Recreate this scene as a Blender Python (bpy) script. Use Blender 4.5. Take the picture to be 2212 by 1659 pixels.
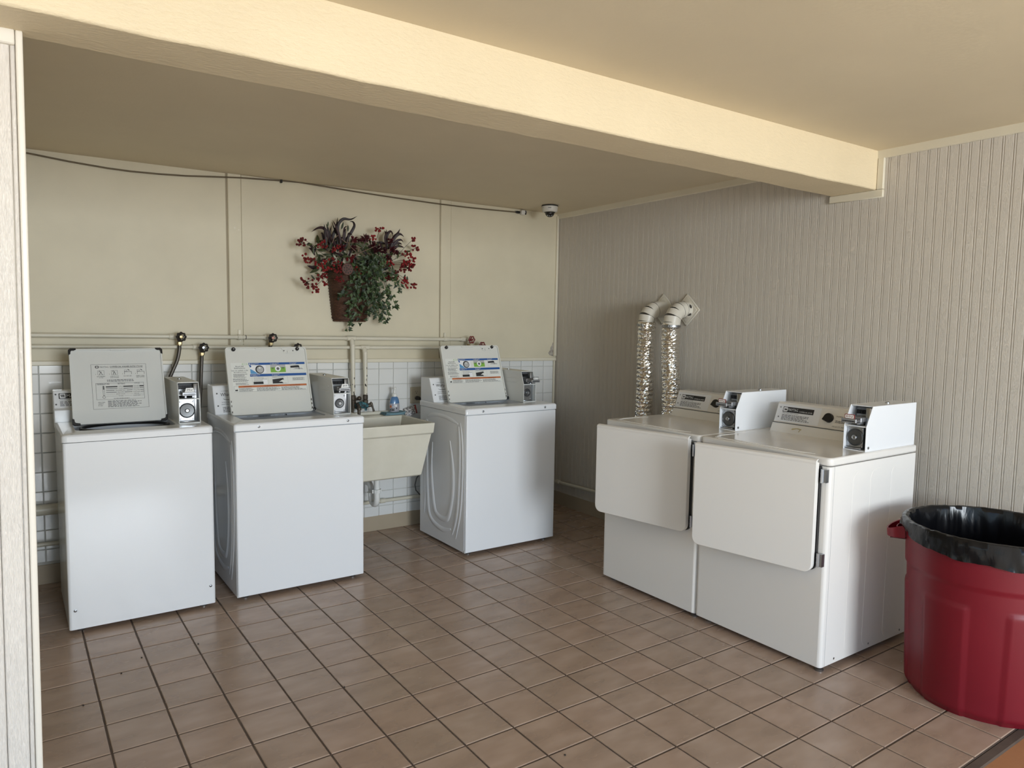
import bpy, bmesh, math, random
from mathutils import Vector, Matrix, noise

for o in list(bpy.data.objects):
    bpy.data.objects.remove(o)
SC = bpy.context.scene
COL = SC.collection
PI = math.pi
rnd = random.Random(7)

# ------------------------------------------------------------------ camera, light, exposure
cam = bpy.data.cameras.new('camera')
cam.sensor_fit = 'HORIZONTAL'
cam.sensor_width = 36.0
cam.lens = 1576.36 / 2212 * 36.0
cam.clip_start = 0.02
CAM = bpy.data.objects.new('camera', cam)
COL.objects.link(CAM)
YAW, PIT, ROL = 0.606038, 0.0865238, 0.0154104
fw = Vector((math.sin(YAW) * math.cos(PIT), math.cos(YAW) * math.cos(PIT), -math.sin(PIT)))
r0 = Vector((math.cos(YAW), -math.sin(YAW), 0))
u0 = r0.cross(fw)
rt = r0 * math.cos(ROL) + u0 * math.sin(ROL)
up = -r0 * math.sin(ROL) + u0 * math.cos(ROL)
CAM.matrix_world = Matrix(((rt.x, up.x, -fw.x, -0.0369), (rt.y, up.y, -fw.y, -3.6844),
                           (rt.z, up.z, -fw.z, 1.46598), (0, 0, 0, 1)))
SC.camera = CAM

SC.view_settings.view_transform = 'Standard'
SC.view_settings.look = 'None'
SC.view_settings.gamma = 1.0
SC.view_settings.use_curve_mapping = False
SC.view_settings.exposure = 0.42

W = bpy.data.worlds.new('sky')
SC.world = W
W.use_nodes = True
wn = W.node_tree
bg = wn.nodes['Background']
sky = wn.nodes.new('ShaderNodeTexSky')
sky.sky_type = 'NISHITA'
sky.sun_disc = False
sky.sun_elevation = math.radians(48)
sky.sun_rotation = math.radians(30)
sky.air_density = 1.0
sky.dust_density = 2.0
wn.links.new(sky.outputs[0], bg.inputs[0])
bg.inputs[1].default_value = 0.26

def lamp(name, kind, loc, rot, energy, color, **kw):
    l = bpy.data.lights.new(name, kind)
    l.energy = energy
    l.color = color
    for k, v in kw.items():
        setattr(l, k, v)
    o = bpy.data.objects.new(name, l)
    o.location = loc
    o.rotation_euler = rot
    COL.objects.link(o)
    return o

# sun from behind the camera: lights the walkway floor under the roof's edge and the pavement, never the room
sl = lamp('sun', 'SUN', (0, -8, 9), (0, 0, 0), 3.9, (1.0, 0.965, 0.90), angle=0.009)
sl.rotation_euler = Vector((0.10, 0.46, -0.88)).to_track_quat('-Z', 'Y').to_euler()
# daylight coming in through the open side of the covered walkway
dl = lamp('daylight_opening', 'AREA', (1.25, -9.0, 1.70), (0, 0, 0), 265, (0.88, 0.945, 1.0),
          shape='RECTANGLE', size=1.9, size_y=1.8)
dl.rotation_euler = Vector((0.15, 1.0, -0.07)).to_track_quat('-Z', 'Y').to_euler()

# ------------------------------------------------------------------ geometry helpers
class G:
    """collects faces, becomes ONE mesh object"""
    def __init__(s):
        s.v = []; s.f = []; s.m = []; s.M = Matrix.Identity(4)
    def add(s, vs, fs, mat=0):
        b = len(s.v)
        s.v += [s.M @ Vector(v) for v in vs]
        s.f += [tuple(i + b for i in f) for f in fs]
        s.m += [mat] * len(fs)
        return s
    def bm(s, bm, mat=0):
        bm.verts.index_update()
        s.add([v.co.copy() for v in bm.verts], [[v.index for v in f.verts] for f in bm.faces], mat)
        bm.free()
        return s
    def box(s, x0, x1, y0, y1, z0, z1, bev=0.0, seg=1, mat=0):
        vs = [(x, y, z) for z in (z0, z1) for y in (y0, y1) for x in (x0, x1)]
        fs = [(0, 2, 3, 1), (4, 5, 7, 6), (0, 1, 5, 4), (2, 6, 7, 3), (0, 4, 6, 2), (1, 3, 7, 5)]
        if not bev:
            return s.add(vs, fs, mat)
        bm = bmesh.new()
        vv = [bm.verts.new(v) for v in vs]
        for f in fs:
            bm.faces.new([vv[i] for i in f])
        bmesh.ops.bevel(bm, geom=bm.edges[:], offset=bev, segments=seg, profile=0.5, affect='EDGES')
        return s.bm(bm, mat)
    def prism(s, poly, a, b, plane='xz', bev=0.0, seg=1, mat=0):
        """poly of 2d points, extruded from a to b along the missing axis"""
        def P(p, t):
            return {'xz': (p[0], t, p[1]), 'xy': (p[0], p[1], t), 'yz': (t, p[0], p[1])}[plane]
        n = len(poly)
        bm = bmesh.new()
        A = [bm.verts.new(P(p, a)) for p in poly]
        B = [bm.verts.new(P(p, b)) for p in poly]
        bm.faces.new(A); bm.faces.new(B[::-1])
        for i in range(n):
            bm.faces.new((A[i], B[i], B[(i + 1) % n], A[(i + 1) % n]))
        bmesh.ops.recalc_face_normals(bm, faces=bm.faces[:])
        if bev:
            es = [e for e in bm.edges if e.calc_face_angle(0) > 0.5]
            bmesh.ops.bevel(bm, geom=es, offset=bev, segments=seg, profile=0.5, affect='EDGES')
        return s.bm(bm, mat)
    def tube(s, pts, r, seg=10, mat=0, cap=True, closed=False):
        pts = [Vector(p) for p in pts]
        n = len(pts)
        rr = r if isinstance(r, (list, tuple)) else [r] * n
        up_ = None; vs = []
        for i, p in enumerate(pts):
            if closed:
                t = pts[(i + 1) % n] - pts[i - 1]
            else:
                t = pts[min(i + 1, n - 1)] - pts[max(i - 1, 0)]
            t.normalize()
            if up_ is None:
                up_ = Vector((0, 0, 1)) if abs(t.z) < 0.9 else Vector((1, 0, 0))
            u = (up_ - t * up_.dot(t)).normalized()
            up_ = u
            w = t.cross(u)
            for k in range(seg):
                a = 2 * PI * k / seg
                vs.append(p + (u * math.cos(a) + w * math.sin(a)) * rr[i])
        fs = []
        m = n if closed else n - 1
        for i in range(m):
            j = (i + 1) % n
            for k in range(seg):
                k2 = (k + 1) % seg
                fs.append((i * seg + k, i * seg + k2, j * seg + k2, j * seg + k))
        if cap and not closed:
            fs.append(tuple(range(seg))[::-1])
            fs.append(tuple((n - 1) * seg + k for k in range(seg)))
        return s.add(vs, fs, mat)
    def cyl(s, p0, p1, r, seg=14, mat=0):
        return s.tube([p0, p1], r, seg, mat)
    def lathe(s, prof, c=(0, 0, 0), ax='z', seg=24, mat=0, sx=1.0, sy=1.0, cap=True):
        """prof: list of (radius, height)"""
        vs = []
        for (r, h) in prof:
            for k in range(seg):
                a = 2 * PI * k / seg
                x, y = r * math.cos(a) * sx, r * math.sin(a) * sy
                p = {'z': (x, y, h), 'y': (x, h, y), 'x': (h, x, y)}[ax]
                vs.append((p[0] + c[0], p[1] + c[1], p[2] + c[2]))
        fs = []
        for i in range(len(prof) - 1):
            for k in range(seg):
                k2 = (k + 1) % seg
                fs.append((i * seg + k, i * seg + k2, (i + 1) * seg + k2, (i + 1) * seg + k))
        if cap and prof[0][0] > 1e-6:
            fs.append(tuple(range(seg))[::-1])
        if cap and prof[-1][0] > 1e-6:
            fs.append(tuple((len(prof) - 1) * seg + k for k in range(seg)))
        return s.add(vs, fs, mat)
    def ball(s, c, r, u=10, v=7, mat=0, sz=1.0):
        prof = [(max(r * math.sin(PI * i / v), 1e-5), -r * sz * math.cos(PI * i / v)) for i in range(v + 1)]
        return s.lathe(prof, c, 'z', u, mat)
    def torus(s, c, R, r, ax='y', seg=20, sub=8, mat=0):
        pts = []
        for k in range(seg):
            a = 2 * PI * k / seg
            x, y = R * math.cos(a), R * math.sin(a)
            p = {'z': (x, y, 0), 'y': (x, 0, y), 'x': (0, x, y)}[ax]
            pts.append((p[0] + c[0], p[1] + c[1], p[2] + c[2]))
        return s.tube(pts, r, sub, mat, closed=True)
    def quad(s, a, b, c, d, mat=0):
        return s.add([a, b, c, d], [(0, 1, 2, 3)], mat)

def obj(name, g, mats, parent=None, angle=35, loc=None, kind=None, label=None):
    me = bpy.data.meshes.new(name)
    me.from_pydata([tuple(v) for v in g.v], [], g.f)
    if not isinstance(mats, (list, tuple)):
        mats = [mats]
    for m in mats:
        me.materials.append(m)
    me.polygons.foreach_set('material_index', g.m)
    bm = bmesh.new(); bm.from_mesh(me)
    bmesh.ops.remove_doubles(bm, verts=bm.verts[:], dist=1e-6)
    bmesh.ops.recalc_face_normals(bm, faces=bm.faces[:])
    bm.to_mesh(me); bm.free()
    if angle:
        me.polygons.foreach_set('use_smooth', [True] * len(me.polygons))
        me.set_sharp_from_angle(angle=math.radians(angle))
        for p in me.polygons:
            if p.area > 0.006:
                p.use_smooth = False
    me.update()
    o = bpy.data.objects.new(name, me)
    COL.objects.link(o)
    if parent is not None:
        o.parent = parent
    if loc is not None:
        o.location = loc
    if kind:
        o['kind'] = kind
    if label:
        o['label'] = label
    return o

def objs(name, g, mats, parent=None, **k):
    """one object per separate piece"""
    root = list(range(len(g.v)))
    def find(i):
        while root[i] != i:
            root[i] = root[root[i]]; i = root[i]
        return i
    for f in g.f:
        a = find(f[0])
        for i in f[1:]:
            root[find(i)] = a
    parts = {}
    for f, m in zip(g.f, g.m):
        parts.setdefault(find(f[0]), []).append((f, m))
    out = []
    for fl in parts.values():
        q = G(); idx = {}
        for f, m in fl:
            for i in f:
                if i not in idx:
                    idx[i] = len(idx); q.v.append(g.v[i])
            q.f.append(tuple(idx[i] for i in f)); q.m.append(m)
        out.append(obj(name, q, mats, parent, **k))
    return out

def struct(name, g, mats, parent=None, **k):
    return obj(name, g, mats, parent, kind='structure' if parent is None else None, **k)

def tag(o, label, cat, group=None):
    o['label'] = label; o['category'] = cat
    if group:
        o['group'] = group
    return o

def thing(name, label, cat, loc=(0, 0, 0), rz=0.0, group=None):
    o = bpy.data.objects.new(name, None)
    COL.objects.link(o)
    o.location = loc
    o.rotation_euler = (0, 0, rz)
    return tag(o, label, cat, group)

def copy_part(o, parent, loc=None):
    c = o.copy(); COL.objects.link(c); c.parent = parent
    if loc is not None:
        c.location = loc
    return c

def rrect(x0, x1, y0, y1, r, n=4, corners=(1, 1, 1, 1)):
    """rounded rectangle; corners: bl, br, tr, tl"""
    P = []
    for (cx, cy, a0, on) in ((x0, y0, PI, corners[0]), (x1, y0, 1.5 * PI, corners[1]),
                             (x1, y1, 0, corners[2]), (x0, y1, 0.5 * PI, corners[3])):
        rr = r if on else 0
        ox = cx + rr if cx == x0 else cx - rr
        oy = cy + rr if cy == y0 else cy - rr
        if not rr:
            P.append((cx, cy)); continue
        for i in range(n + 1):
            a = a0 + 0.5 * PI * i / n
            P.append((ox + rr * math.cos(a), oy + rr * math.sin(a)))
    return P

# ------------------------------------------------------------------ flat print (labels)
_glyph = {}
def glyphs(t):
    if t in _glyph:
        return _glyph[t]
    c = bpy.data.curves.new('t', 'FONT')
    c.body = t; c.size = 1.0; c.resolution_u = 1
    o = bpy.data.objects.new('t', c)
    me = bpy.data.meshes.new_from_object(o)
    vs = [(v.co.x, v.co.y) for v in me.vertices]
    fs = [tuple(p.vertices) for p in me.polygons]
    bpy.data.objects.remove(o); bpy.data.curves.remove(c); bpy.data.meshes.remove(me)
    _glyph[t] = (vs, fs)
    return _glyph[t]

class Decal(G):
    """flat print laid on a plane: o + ux*u + uy*v, a hair above the surface"""
    def __init__(s, o, ux, uy, lift=0.0006):
        super().__init__()
        s.o = Vector(o); s.ux = Vector(ux); s.uy = Vector(uy)
        s.n = s.ux.cross(s.uy).normalized(); s.lift = lift
    def P(s, u, v, k=1.0):
        return s.o + s.ux * u + s.uy * v + s.n * s.lift * k
    def rect(s, u0, v0, u1, v1, mat, k=1.0):
        return s.add([s.P(u0, v0, k), s.P(u1, v0, k), s.P(u1, v1, k), s.P(u0, v1, k)], [(0, 1, 2, 3)], mat)
    def frame(s, u0, v0, u1, v1, t, mat, k=1.0):
        s.rect(u0, v0, u1, v0 + t, mat, k); s.rect(u0, v1 - t, u1, v1, mat, k)
        s.rect(u0, v0 + t, u0 + t, v1 - t, mat, k); s.rect(u1 - t, v0 + t, u1, v1 - t, mat, k)
    def poly(s, pts, mat, k=1.0):
        return s.add([s.P(a, b, k) for a, b in pts], [tuple(range(len(pts)))], mat)
    def disc(s, u, v, r, mat, k=1.0, n=16):
        return s.poly([(u + r * math.cos(2 * PI * i / n), v + r * math.sin(2 * PI * i / n)) for i in range(n)], mat, k)
    def text(s, t, u, v, w, h, mat, k=2.0):
        """text fitted in a w x h box whose lower left corner is u, v"""
        vs, fs = glyphs(t)
        if not vs:
            return s
        x0 = min(a for a, b in vs); x1 = max(a for a, b in vs)
        y0 = min(b for a, b in vs); y1 = max(b for a, b in vs)
        sx = w / (x1 - x0); sy = h / max(y1 - y0, 0.3)
        return s.add([s.P(u + (a - x0) * sx, v + (b - y0) * sy, k) for a, b in vs], fs, mat)
    def fine(s, u0, v0, u1, v1, rows, mat, k=1.0, seed=1, fill=0.5):
        """lines of print too small to read"""
        R = random.Random(seed)
        h = (v1 - v0) / rows
        for i in range(rows):
            u = u0
            end = u1 - (u1 - u0) * R.uniform(0, 0.3)
            v = v1 - (i + 1) * h + h * (1 - fill) / 2
            while u < end:
                w = (u1 - u0) * R.uniform(0.03, 0.12)
                s.rect(u, v, min(u + w, end), v + h * fill, mat, k)
                u += w + (u1 - u0) * 0.018

# ------------------------------------------------------------------ materials
def mat(name, col, rough=0.5, metal=0.0, spec=0.5, coat=0.0, build=None, **kw):
    m = bpy.data.materials.new(name)
    m.use_nodes = True
    nt = m.node_tree
    b = nt.nodes['Principled BSDF']
    b.inputs['Base Color'].default_value = (*col, 1)
    b.inputs['Roughness'].default_value = rough
    b.inputs['Metallic'].default_value = metal
    b.inputs['Specular IOR Level'].default_value = spec
    b.inputs['Coat Weight'].default_value = coat
    for k, v in kw.items():
        b.inputs[k.replace('_', ' ')].default_value = v
    if build:
        build(nt, b)
    return m

def N(nt, t, **kw):
    n = nt.nodes.new(t)
    for k, v in kw.items():
        if k.startswith('i_'):
            n.inputs[k[2:].replace('_', ' ')].default_value = v
        else:
            setattr(n, k, v)
    return n

def coords(nt, scale=(1, 1, 1), kind='Object'):
    tc = N(nt, 'ShaderNodeTexCoord')
    mp = N(nt, 'ShaderNodeMapping')
    mp.inputs['Scale'].default_value = scale
    nt.links.new(tc.outputs[kind], mp.inputs[0])
    return mp.outputs[0]

def ntex(nt, vec, scale, detail=3.0, rough=0.55, dist=0.0):
    n = N(nt, 'ShaderNodeTexNoise')
    n.inputs['Scale'].default_value = scale
    n.inputs['Detail'].default_value = detail
    n.inputs['Roughness'].default_value = rough
    n.inputs['Distortion'].default_value = dist
    nt.links.new(vec, n.inputs['Vector'])
    return n.outputs['Fac']

def ramp(nt, fac, stops):
    r = N(nt, 'ShaderNodeValToRGB')
    e = r.color_ramp.elements
    while len(e) < len(stops):
        e.new(0.5)
    for i, (p, c) in enumerate(stops):
        e[i].position = p
        e[i].color = (*c, 1) if len(c) == 3 else c
    nt.links.new(fac, r.inputs[0])
    return r.outputs[0]

def bump(nt, b, h, strength=0.2, dist=0.01):
    n = N(nt, 'ShaderNodeBump')
    n.inputs['Strength'].default_value = strength
    n.inputs['Distance'].default_value = dist
    nt.links.new(h, n.inputs['Height'])
    nt.links.new(n.outputs[0], b.inputs['Normal'])

def mixc(nt, fac, a, c, mode='MIX'):
    m = N(nt, 'ShaderNodeMix', data_type='RGBA', blend_type=mode)
    for sock, val in ((m.inputs[0], fac), (m.inputs[6], a), (m.inputs[7], c)):
        if isinstance(val, (int, float)):
            sock.default_value = val
        elif isinstance(val, tuple):
            sock.default_value = (*val, 1)
        else:
            nt.links.new(val, sock)
    return m.outputs[2]

def painted(c1, c2, scale=3.0, bscale=60.0, bstr=0.15, bd=0.004, stretch=(1, 1, 1)):
    def f(nt, b):
        v = coords(nt)
        n = ntex(nt, v, scale, 4)
        nt.links.new(ramp(nt, n, [(0.3, c1), (0.7, c2)]), b.inputs['Base Color'])
        v2 = coords(nt, stretch)
        bump(nt, b, ntex(nt, v2, bscale, 5, 0.6), bstr, bd)
    return f

M = {}
M['ceil'] = mat('cream_ceiling_paint', (0.60, 0.5, 0.33), 0.62,
                build=painted((0.665, 0.575, 0.42), (0.715, 0.62, 0.455), 1.6, 55, 0.18, 0.004))
M['stucco'] = mat('cream_stucco', (0.72, 0.6, 0.4), 0.55,
                  build=painted((0.72, 0.605, 0.41), (0.77, 0.65, 0.445), 2.5, 90, 0.55, 0.006, (0.45, 1, 1)))
M['board'] = mat('cream_wallboard', (0.6, 0.54, 0.4), 0.5,
                 build=painted((0.59, 0.535, 0.40), (0.66, 0.60, 0.45), 2.2, 45, 0.08, 0.004))
M['trim'] = mat('cream_gloss_trim', (0.68, 0.62, 0.5), 0.38,
                build=painted((0.66, 0.61, 0.49), (0.71, 0.66, 0.53), 3, 30, 0.05, 0.003))
M['pipe'] = mat('painted_pipe', (0.66, 0.62, 0.51), 0.35,
                build=painted((0.62, 0.58, 0.47), (0.69, 0.65, 0.54), 5, 60, 0.1, 0.002))
M['gap'] = mat('painted_gap_shade', (0.36, 0.31, 0.22), 0.8)  # darker cream, with the shade of the panel gaps put into the colour

def wood(nt, b, side=True, cols=((0.655, 0.60, 0.52), (0.705, 0.65, 0.565))):
    v0 = coords(nt)
    info = N(nt, 'ShaderNodeObjectInfo')
    off = N(nt, 'ShaderNodeVectorMath', operation='MULTIPLY_ADD')
    comb = N(nt, 'ShaderNodeCombineXYZ')
    nt.links.new(info.outputs['Random'], comb.inputs[0])
    nt.links.new(info.outputs['Random'], comb.inputs[1])
    nt.links.new(info.outputs['Random'], comb.inputs[2])
    off.inputs[1].default_value = (37, 53, 11)
    nt.links.new(comb.outputs[0], off.inputs[0])
    nt.links.new(v0, off.inputs[2])
    mp = N(nt, 'ShaderNodeMapping')
    mp.inputs['Scale'].default_value = (1, 1, 0.055)
    nt.links.new(off.outputs[0], mp.inputs[0])
    w = N(nt, 'ShaderNodeTexWave', wave_type='BANDS', bands_direction='Y' if side else 'X')
    w.inputs['Scale'].default_value = 42
    w.inputs['Distortion'].default_value = 11
    w.inputs['Detail'].default_value = 0.6
    w.inputs['Detail Scale'].default_value = 22
    nt.links.new(mp.outputs[0], w.inputs['Vector'])
    n2 = ntex(nt, mp.outputs[0], 260, 2)
    add = N(nt, 'ShaderNodeMath', operation='MULTIPLY_ADD')
    add.inputs[1].default_value = 0.5
    nt.links.new(n2, add.inputs[0]); nt.links.new(w.outputs['Fac'], add.inputs[2])
    bump(nt, b, add.outputs[0], 0.6, 0.0019 if side else 0.0011)
    n = ntex(nt, v0, 1.3, 3)
    nt.links.new(ramp(nt, n, [(0.3, cols[0]), (0.7, cols[1])]), b.inputs['Base Color'])
M['wood'] = mat('embossed_grain_paint', (0.63, 0.58, 0.5), 0.42, build=wood)
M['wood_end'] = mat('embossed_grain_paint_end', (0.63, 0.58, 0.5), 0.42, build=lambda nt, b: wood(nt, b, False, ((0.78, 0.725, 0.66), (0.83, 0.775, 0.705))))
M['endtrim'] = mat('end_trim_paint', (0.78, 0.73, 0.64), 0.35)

def tilef(nt, b):
    info = N(nt, 'ShaderNodeObjectInfo')
    v0 = coords(nt)
    comb = N(nt, 'ShaderNodeCombineXYZ')
    for i in range(3):
        nt.links.new(info.outputs['Random'], comb.inputs[i])
    off = N(nt, 'ShaderNodeVectorMath', operation='MULTIPLY_ADD')
    off.inputs[1].default_value = (91, 57, 33)
    nt.links.new(comb.outputs[0], off.inputs[0]); nt.links.new(v0, off.inputs[2])
    mp = N(nt, 'ShaderNodeMapping'); mp.inputs['Scale'].default_value = (0.55, 1.25, 1)
    nt.links.new(off.outputs[0], mp.inputs[0])
    n = ntex(nt, mp.outputs[0], 10, 2.0, 0.5, 0.0)
    c = ramp(nt, n, [(0.28, (0.35, 0.250, 0.185)), (0.5, (0.40, 0.290, 0.218)), (0.72, (0.455, 0.340, 0.265))])
    tint = ramp(nt, info.outputs['Random'], [(0.0, (0.97, 0.98, 0.97)), (1.0, (1.03, 1.01, 1.0))])
    nt.links.new(mixc(nt, 1.0, c, tint, 'MULTIPLY'), b.inputs['Base Color'])
    r = ramp(nt, n, [(0.3, (0.30,) * 3), (0.7, (0.20,) * 3)])
    nt.links.new(r, b.inputs['Roughness'])
    bump(nt, b, ntex(nt, off.outputs[0], 9, 1), 0.02, 0.003)
M['floor_tile'] = mat('glazed_floor_tile', (0.4, 0.28, 0.2), 0.25, spec=0.38, build=tilef)
M['grout'] = mat('brown_grout', (0.15, 0.105, 0.075), 0.85,
                 build=painted((0.085, 0.06, 0.045), (0.125, 0.09, 0.068), 8, 200, 0.2, 0.002))
M['slab'] = mat('orange_painted_concrete', (0.42, 0.2, 0.09), 0.6,
                build=painted((0.38, 0.17, 0.075), (0.45, 0.22, 0.10), 3, 40, 0.2, 0.004))
M['ground'] = mat('warm_concrete_pavement', (0.5, 0.42, 0.32), 0.85,
                  build=painted((0.48, 0.42, 0.34), (0.56, 0.50, 0.41), 0.7, 12, 0.2, 0.01))
M['wall_tile'] = mat('white_glazed_tile', (0.72, 0.72, 0.70), 0.13, coat=0.3)
M['wall_grout'] = mat('pale_grout', (0.55, 0.54, 0.50), 0.8)
M['base'] = mat('beige_cove_base', (0.36, 0.29, 0.2), 0.42,
                build=painted((0.35, 0.285, 0.2), (0.40, 0.325, 0.23), 3, 30, 0.05, 0.003))
M['white'] = mat('white_enamel', (0.80, 0.815, 0.835), 0.16)
M['cream'] = mat('cream_enamel', (0.80, 0.775, 0.735), 0.16, coat=0.2, Coat_Roughness=0.08)
M['creamdoor'] = mat('cream_door_enamel', (0.80, 0.775, 0.735), 0.45)
M['grey'] = mat('pale_grey_enamel', (0.64, 0.65, 0.63), 0.3)
M['liner'] = mat('washer_tub_grey', (0.55, 0.57, 0.60), 0.35)
M['plate'] = mat('console_plate', (0.80, 0.81, 0.83), 0.32)
M['chrome'] = mat('brushed_chrome', (0.46, 0.48, 0.51), 0.32, 1.0)
M['steel'] = mat('dark_steel', (0.32, 0.33, 0.34), 0.35, 1.0)
M['disc'] = mat('dark_lock_disc', (0.12, 0.125, 0.13), 0.36, 0.8)
M['zinc'] = mat('grey_zinc_casting', (0.36, 0.37, 0.39), 0.4, 0.7)
M['black'] = mat('black_plastic', (0.012, 0.012, 0.013), 0.35)
M['ink'] = mat('black_ink', (0.02, 0.02, 0.022), 0.6)
M['softink'] = mat('grey_ink', (0.12, 0.12, 0.12), 0.6)
M['paleink'] = mat('pale_grey_ink', (0.42, 0.42, 0.42), 0.6)
M['paper'] = mat('white_print', (0.82, 0.82, 0.80), 0.5)
M['blue'] = mat('blue_print', (0.015, 0.085, 0.30), 0.45)
M['lblue'] = mat('light_blue_print', (0.10, 0.30, 0.55), 0.45)
M['green'] = mat('green_print', (0.20, 0.43, 0.06), 0.45)
M['orange'] = mat('orange_print', (0.50, 0.145, 0.045), 0.5)
M['redink'] = mat('dark_red_print', (0.25, 0.03, 0.03), 0.5)
M['sink'] = mat('cream_fibreglass', (0.66, 0.63, 0.53), 0.36,
                build=painted((0.64, 0.61, 0.51), (0.70, 0.67, 0.57), 6, 120, 0.03, 0.002))
M['pvc'] = mat('white_pvc', (0.74, 0.74, 0.71), 0.32)
def corr(nt, b):
    n = ntex(nt, coords(nt), 55, 4)
    nt.links.new(ramp(nt, n, [(0.35, (0.03, 0.028, 0.022)), (0.5, (0.035, 0.11, 0.14)), (0.66, (0.10, 0.30, 0.34))]), b.inputs['Base Color'])
    bump(nt, b, n, 0.5, 0.004)
M['verdigris'] = mat('corroded_brass', (0.06, 0.2, 0.25), 0.65, 0.2, build=corr)
M['bronze'] = mat('blackened_bronze', (0.06, 0.048, 0.036), 0.45, 0.5,
                  build=painted((0.03, 0.025, 0.02), (0.11, 0.085, 0.06), 40, 90, 0.3, 0.002))
M['brass'] = mat('tarnished_brass', (0.42, 0.33, 0.18), 0.35, 0.9)
M['valve'] = mat('black_iron_wheel', (0.03, 0.025, 0.022), 0.38, 0.3)
M['redvalve'] = mat('red_iron_wheel', (0.16, 0.02, 0.018), 0.42)
M['pinkcap'] = mat('pink_valve_cap', (0.55, 0.26, 0.20), 0.5)
M['hose'] = mat('black_rubber_hose', (0.025, 0.024, 0.022), 0.3)
def braid(nt, b):
    w = N(nt, 'ShaderNodeTexWave', wave_type='BANDS', bands_direction='DIAGONAL')
    w.inputs['Scale'].default_value = 90
    nt.links.new(coords(nt), w.inputs['Vector'])
    bump(nt, b, w.outputs['Fac'], 0.4, 0.001)
M['braid'] = mat('braided_steel_hose', (0.085, 0.075, 0.065), 0.3, 0.7, build=braid)
M['foil'] = mat('crinkled_foil', (0.86, 0.83, 0.78), 0.14, 1.0)
M['duct'] = mat('painted_duct', (0.66, 0.62, 0.54), 0.35,
                build=painted((0.64, 0.60, 0.52), (0.70, 0.66, 0.57), 5, 40, 0.05, 0.002))
M['rust'] = mat('bare_metal_chip', (0.05, 0.045, 0.04), 0.5)
M['binred'] = mat('red_bin_plastic', (0.30, 0.010, 0.022), 0.4,
                  spec=0.35, build=painted((0.165, 0.007, 0.015), (0.182, 0.008, 0.017), 4, 300, 0.05, 0.001))
def bag(nt, b):
    v = coords(nt, (1, 1, 0.35))
    bump(nt, b, ntex(nt, v, 16, 3, 0.5, 1.2), 0.25, 0.012)
M['bag'] = mat('black_bag_film', (0.006, 0.006, 0.007), 0.2, spec=0.28, build=bag)
M['camwhite'] = mat('white_camera_shell', (0.62, 0.60, 0.55), 0.4)
M['dome'] = mat('smoked_dome', (0.012, 0.010, 0.010), 0.12)
M['cable'] = mat('brown_grey_cable', (0.13, 0.10, 0.06), 0.5)
M['outlet'] = mat('beige_outlet_plastic', (0.46, 0.41, 0.31), 0.4)
M['soapblue'] = mat('blue_soap', (0.09, 0.20, 0.38), 0.18, coat=0.5)
M['soaplabel'] = mat('soap_label', (0.40, 0.39, 0.42), 0.35)
M['cloth'] = mat('teal_blue_cloth', (0.17, 0.29, 0.34), 0.9)
def sach(nt, b):
    n = ntex(nt, coords(nt, (1, 1, 1.8)), 70, 3)
    nt.links.new(ramp(nt, n, [(0.38, (0.10, 0.10, 0.11)), (0.5, (0.36, 0.35, 0.35)), (0.62, (0.62, 0.62, 0.62))]), b.inputs['Base Color'])
    bump(nt, b, n, 0.8, 0.006)
M['sachet'] = mat('silver_sachet', (0.4, 0.4, 0.4), 0.35, 0.4, build=sach)
def wick(nt, b):
    n = ntex(nt, coords(nt, (1, 1, 2)), 90, 3)
    nt.links.new(ramp(nt, n, [(0.3, (0.035, 0.014, 0.008)), (0.7, (0.11, 0.048, 0.026))]), b.inputs['Base Color'])
M['wicker'] = mat('brown_wicker', (0.08, 0.035, 0.02), 0.6, build=wick)
def leafm(c1, c2):
    def f(nt, b):
        info = N(nt, 'ShaderNodeObjectInfo')
        nt.links.new(ramp(nt, info.outputs['Random'], [(0.0, c1), (1.0, c2)]), b.inputs['Base Color'])
    return f
M['ivy'] = mat('ivy_green', (0.03, 0.08, 0.02), 0.5, build=leafm((0.008, 0.022, 0.009), (0.055, 0.095, 0.03)))
M['darkleaf'] = mat('maroon_blade', (0.035, 0.012, 0.014), 0.55, build=leafm((0.010, 0.005, 0.005), (0.030, 0.008, 0.011)))
M['greenleaf'] = mat('olive_leaf', (0.06, 0.08, 0.02), 0.55, build=leafm((0.014, 0.024, 0.007), (0.055, 0.068, 0.018)))
M['berry'] = mat('red_berry', (0.24, 0.008, 0.012), 0.4, build=leafm((0.09, 0.003, 0.006), (0.24, 0.009, 0.013)))
M['flower'] = mat('crimson_petal', (0.11, 0.006, 0.012), 0.6, build=leafm((0.035, 0.003, 0.006), (0.10, 0.005, 0.010)))
M['stem'] = mat('dark_stem', (0.035, 0.03, 0.015), 0.6)
M['twig'] = mat('pale_twig', (0.16, 0.10, 0.07), 0.7)
M['pod'] = mat('brown_pod', (0.10, 0.045, 0.035), 0.65)
M['fleck'] = mat('dark_crumb', (0.03, 0.025, 0.02), 0.8)
M['peel'] = mat('peeled_plaster', (0.33, 0.29, 0.25), 0.85,
                build=painted((0.22, 0.19, 0.16), (0.5, 0.46, 0.4), 60, 120, 0.4, 0.003))

# ------------------------------------------------------------------ the room
XR, YB = 3.575, 0.925            # right wall face, back wall face
FRONT = -2.642                   # where the tiled floor ends
def ZC(x, y):                    # the ceiling is not quite level
    return 2.32 - 0.0063 * (x - 0.08) - 0.0115 * (y - 0.93)
def TZ(x):                       # nor is the back wall's tiling
    return -0.0105 * (x - 1.95)
TILT = math.atan(0.0105)

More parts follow.
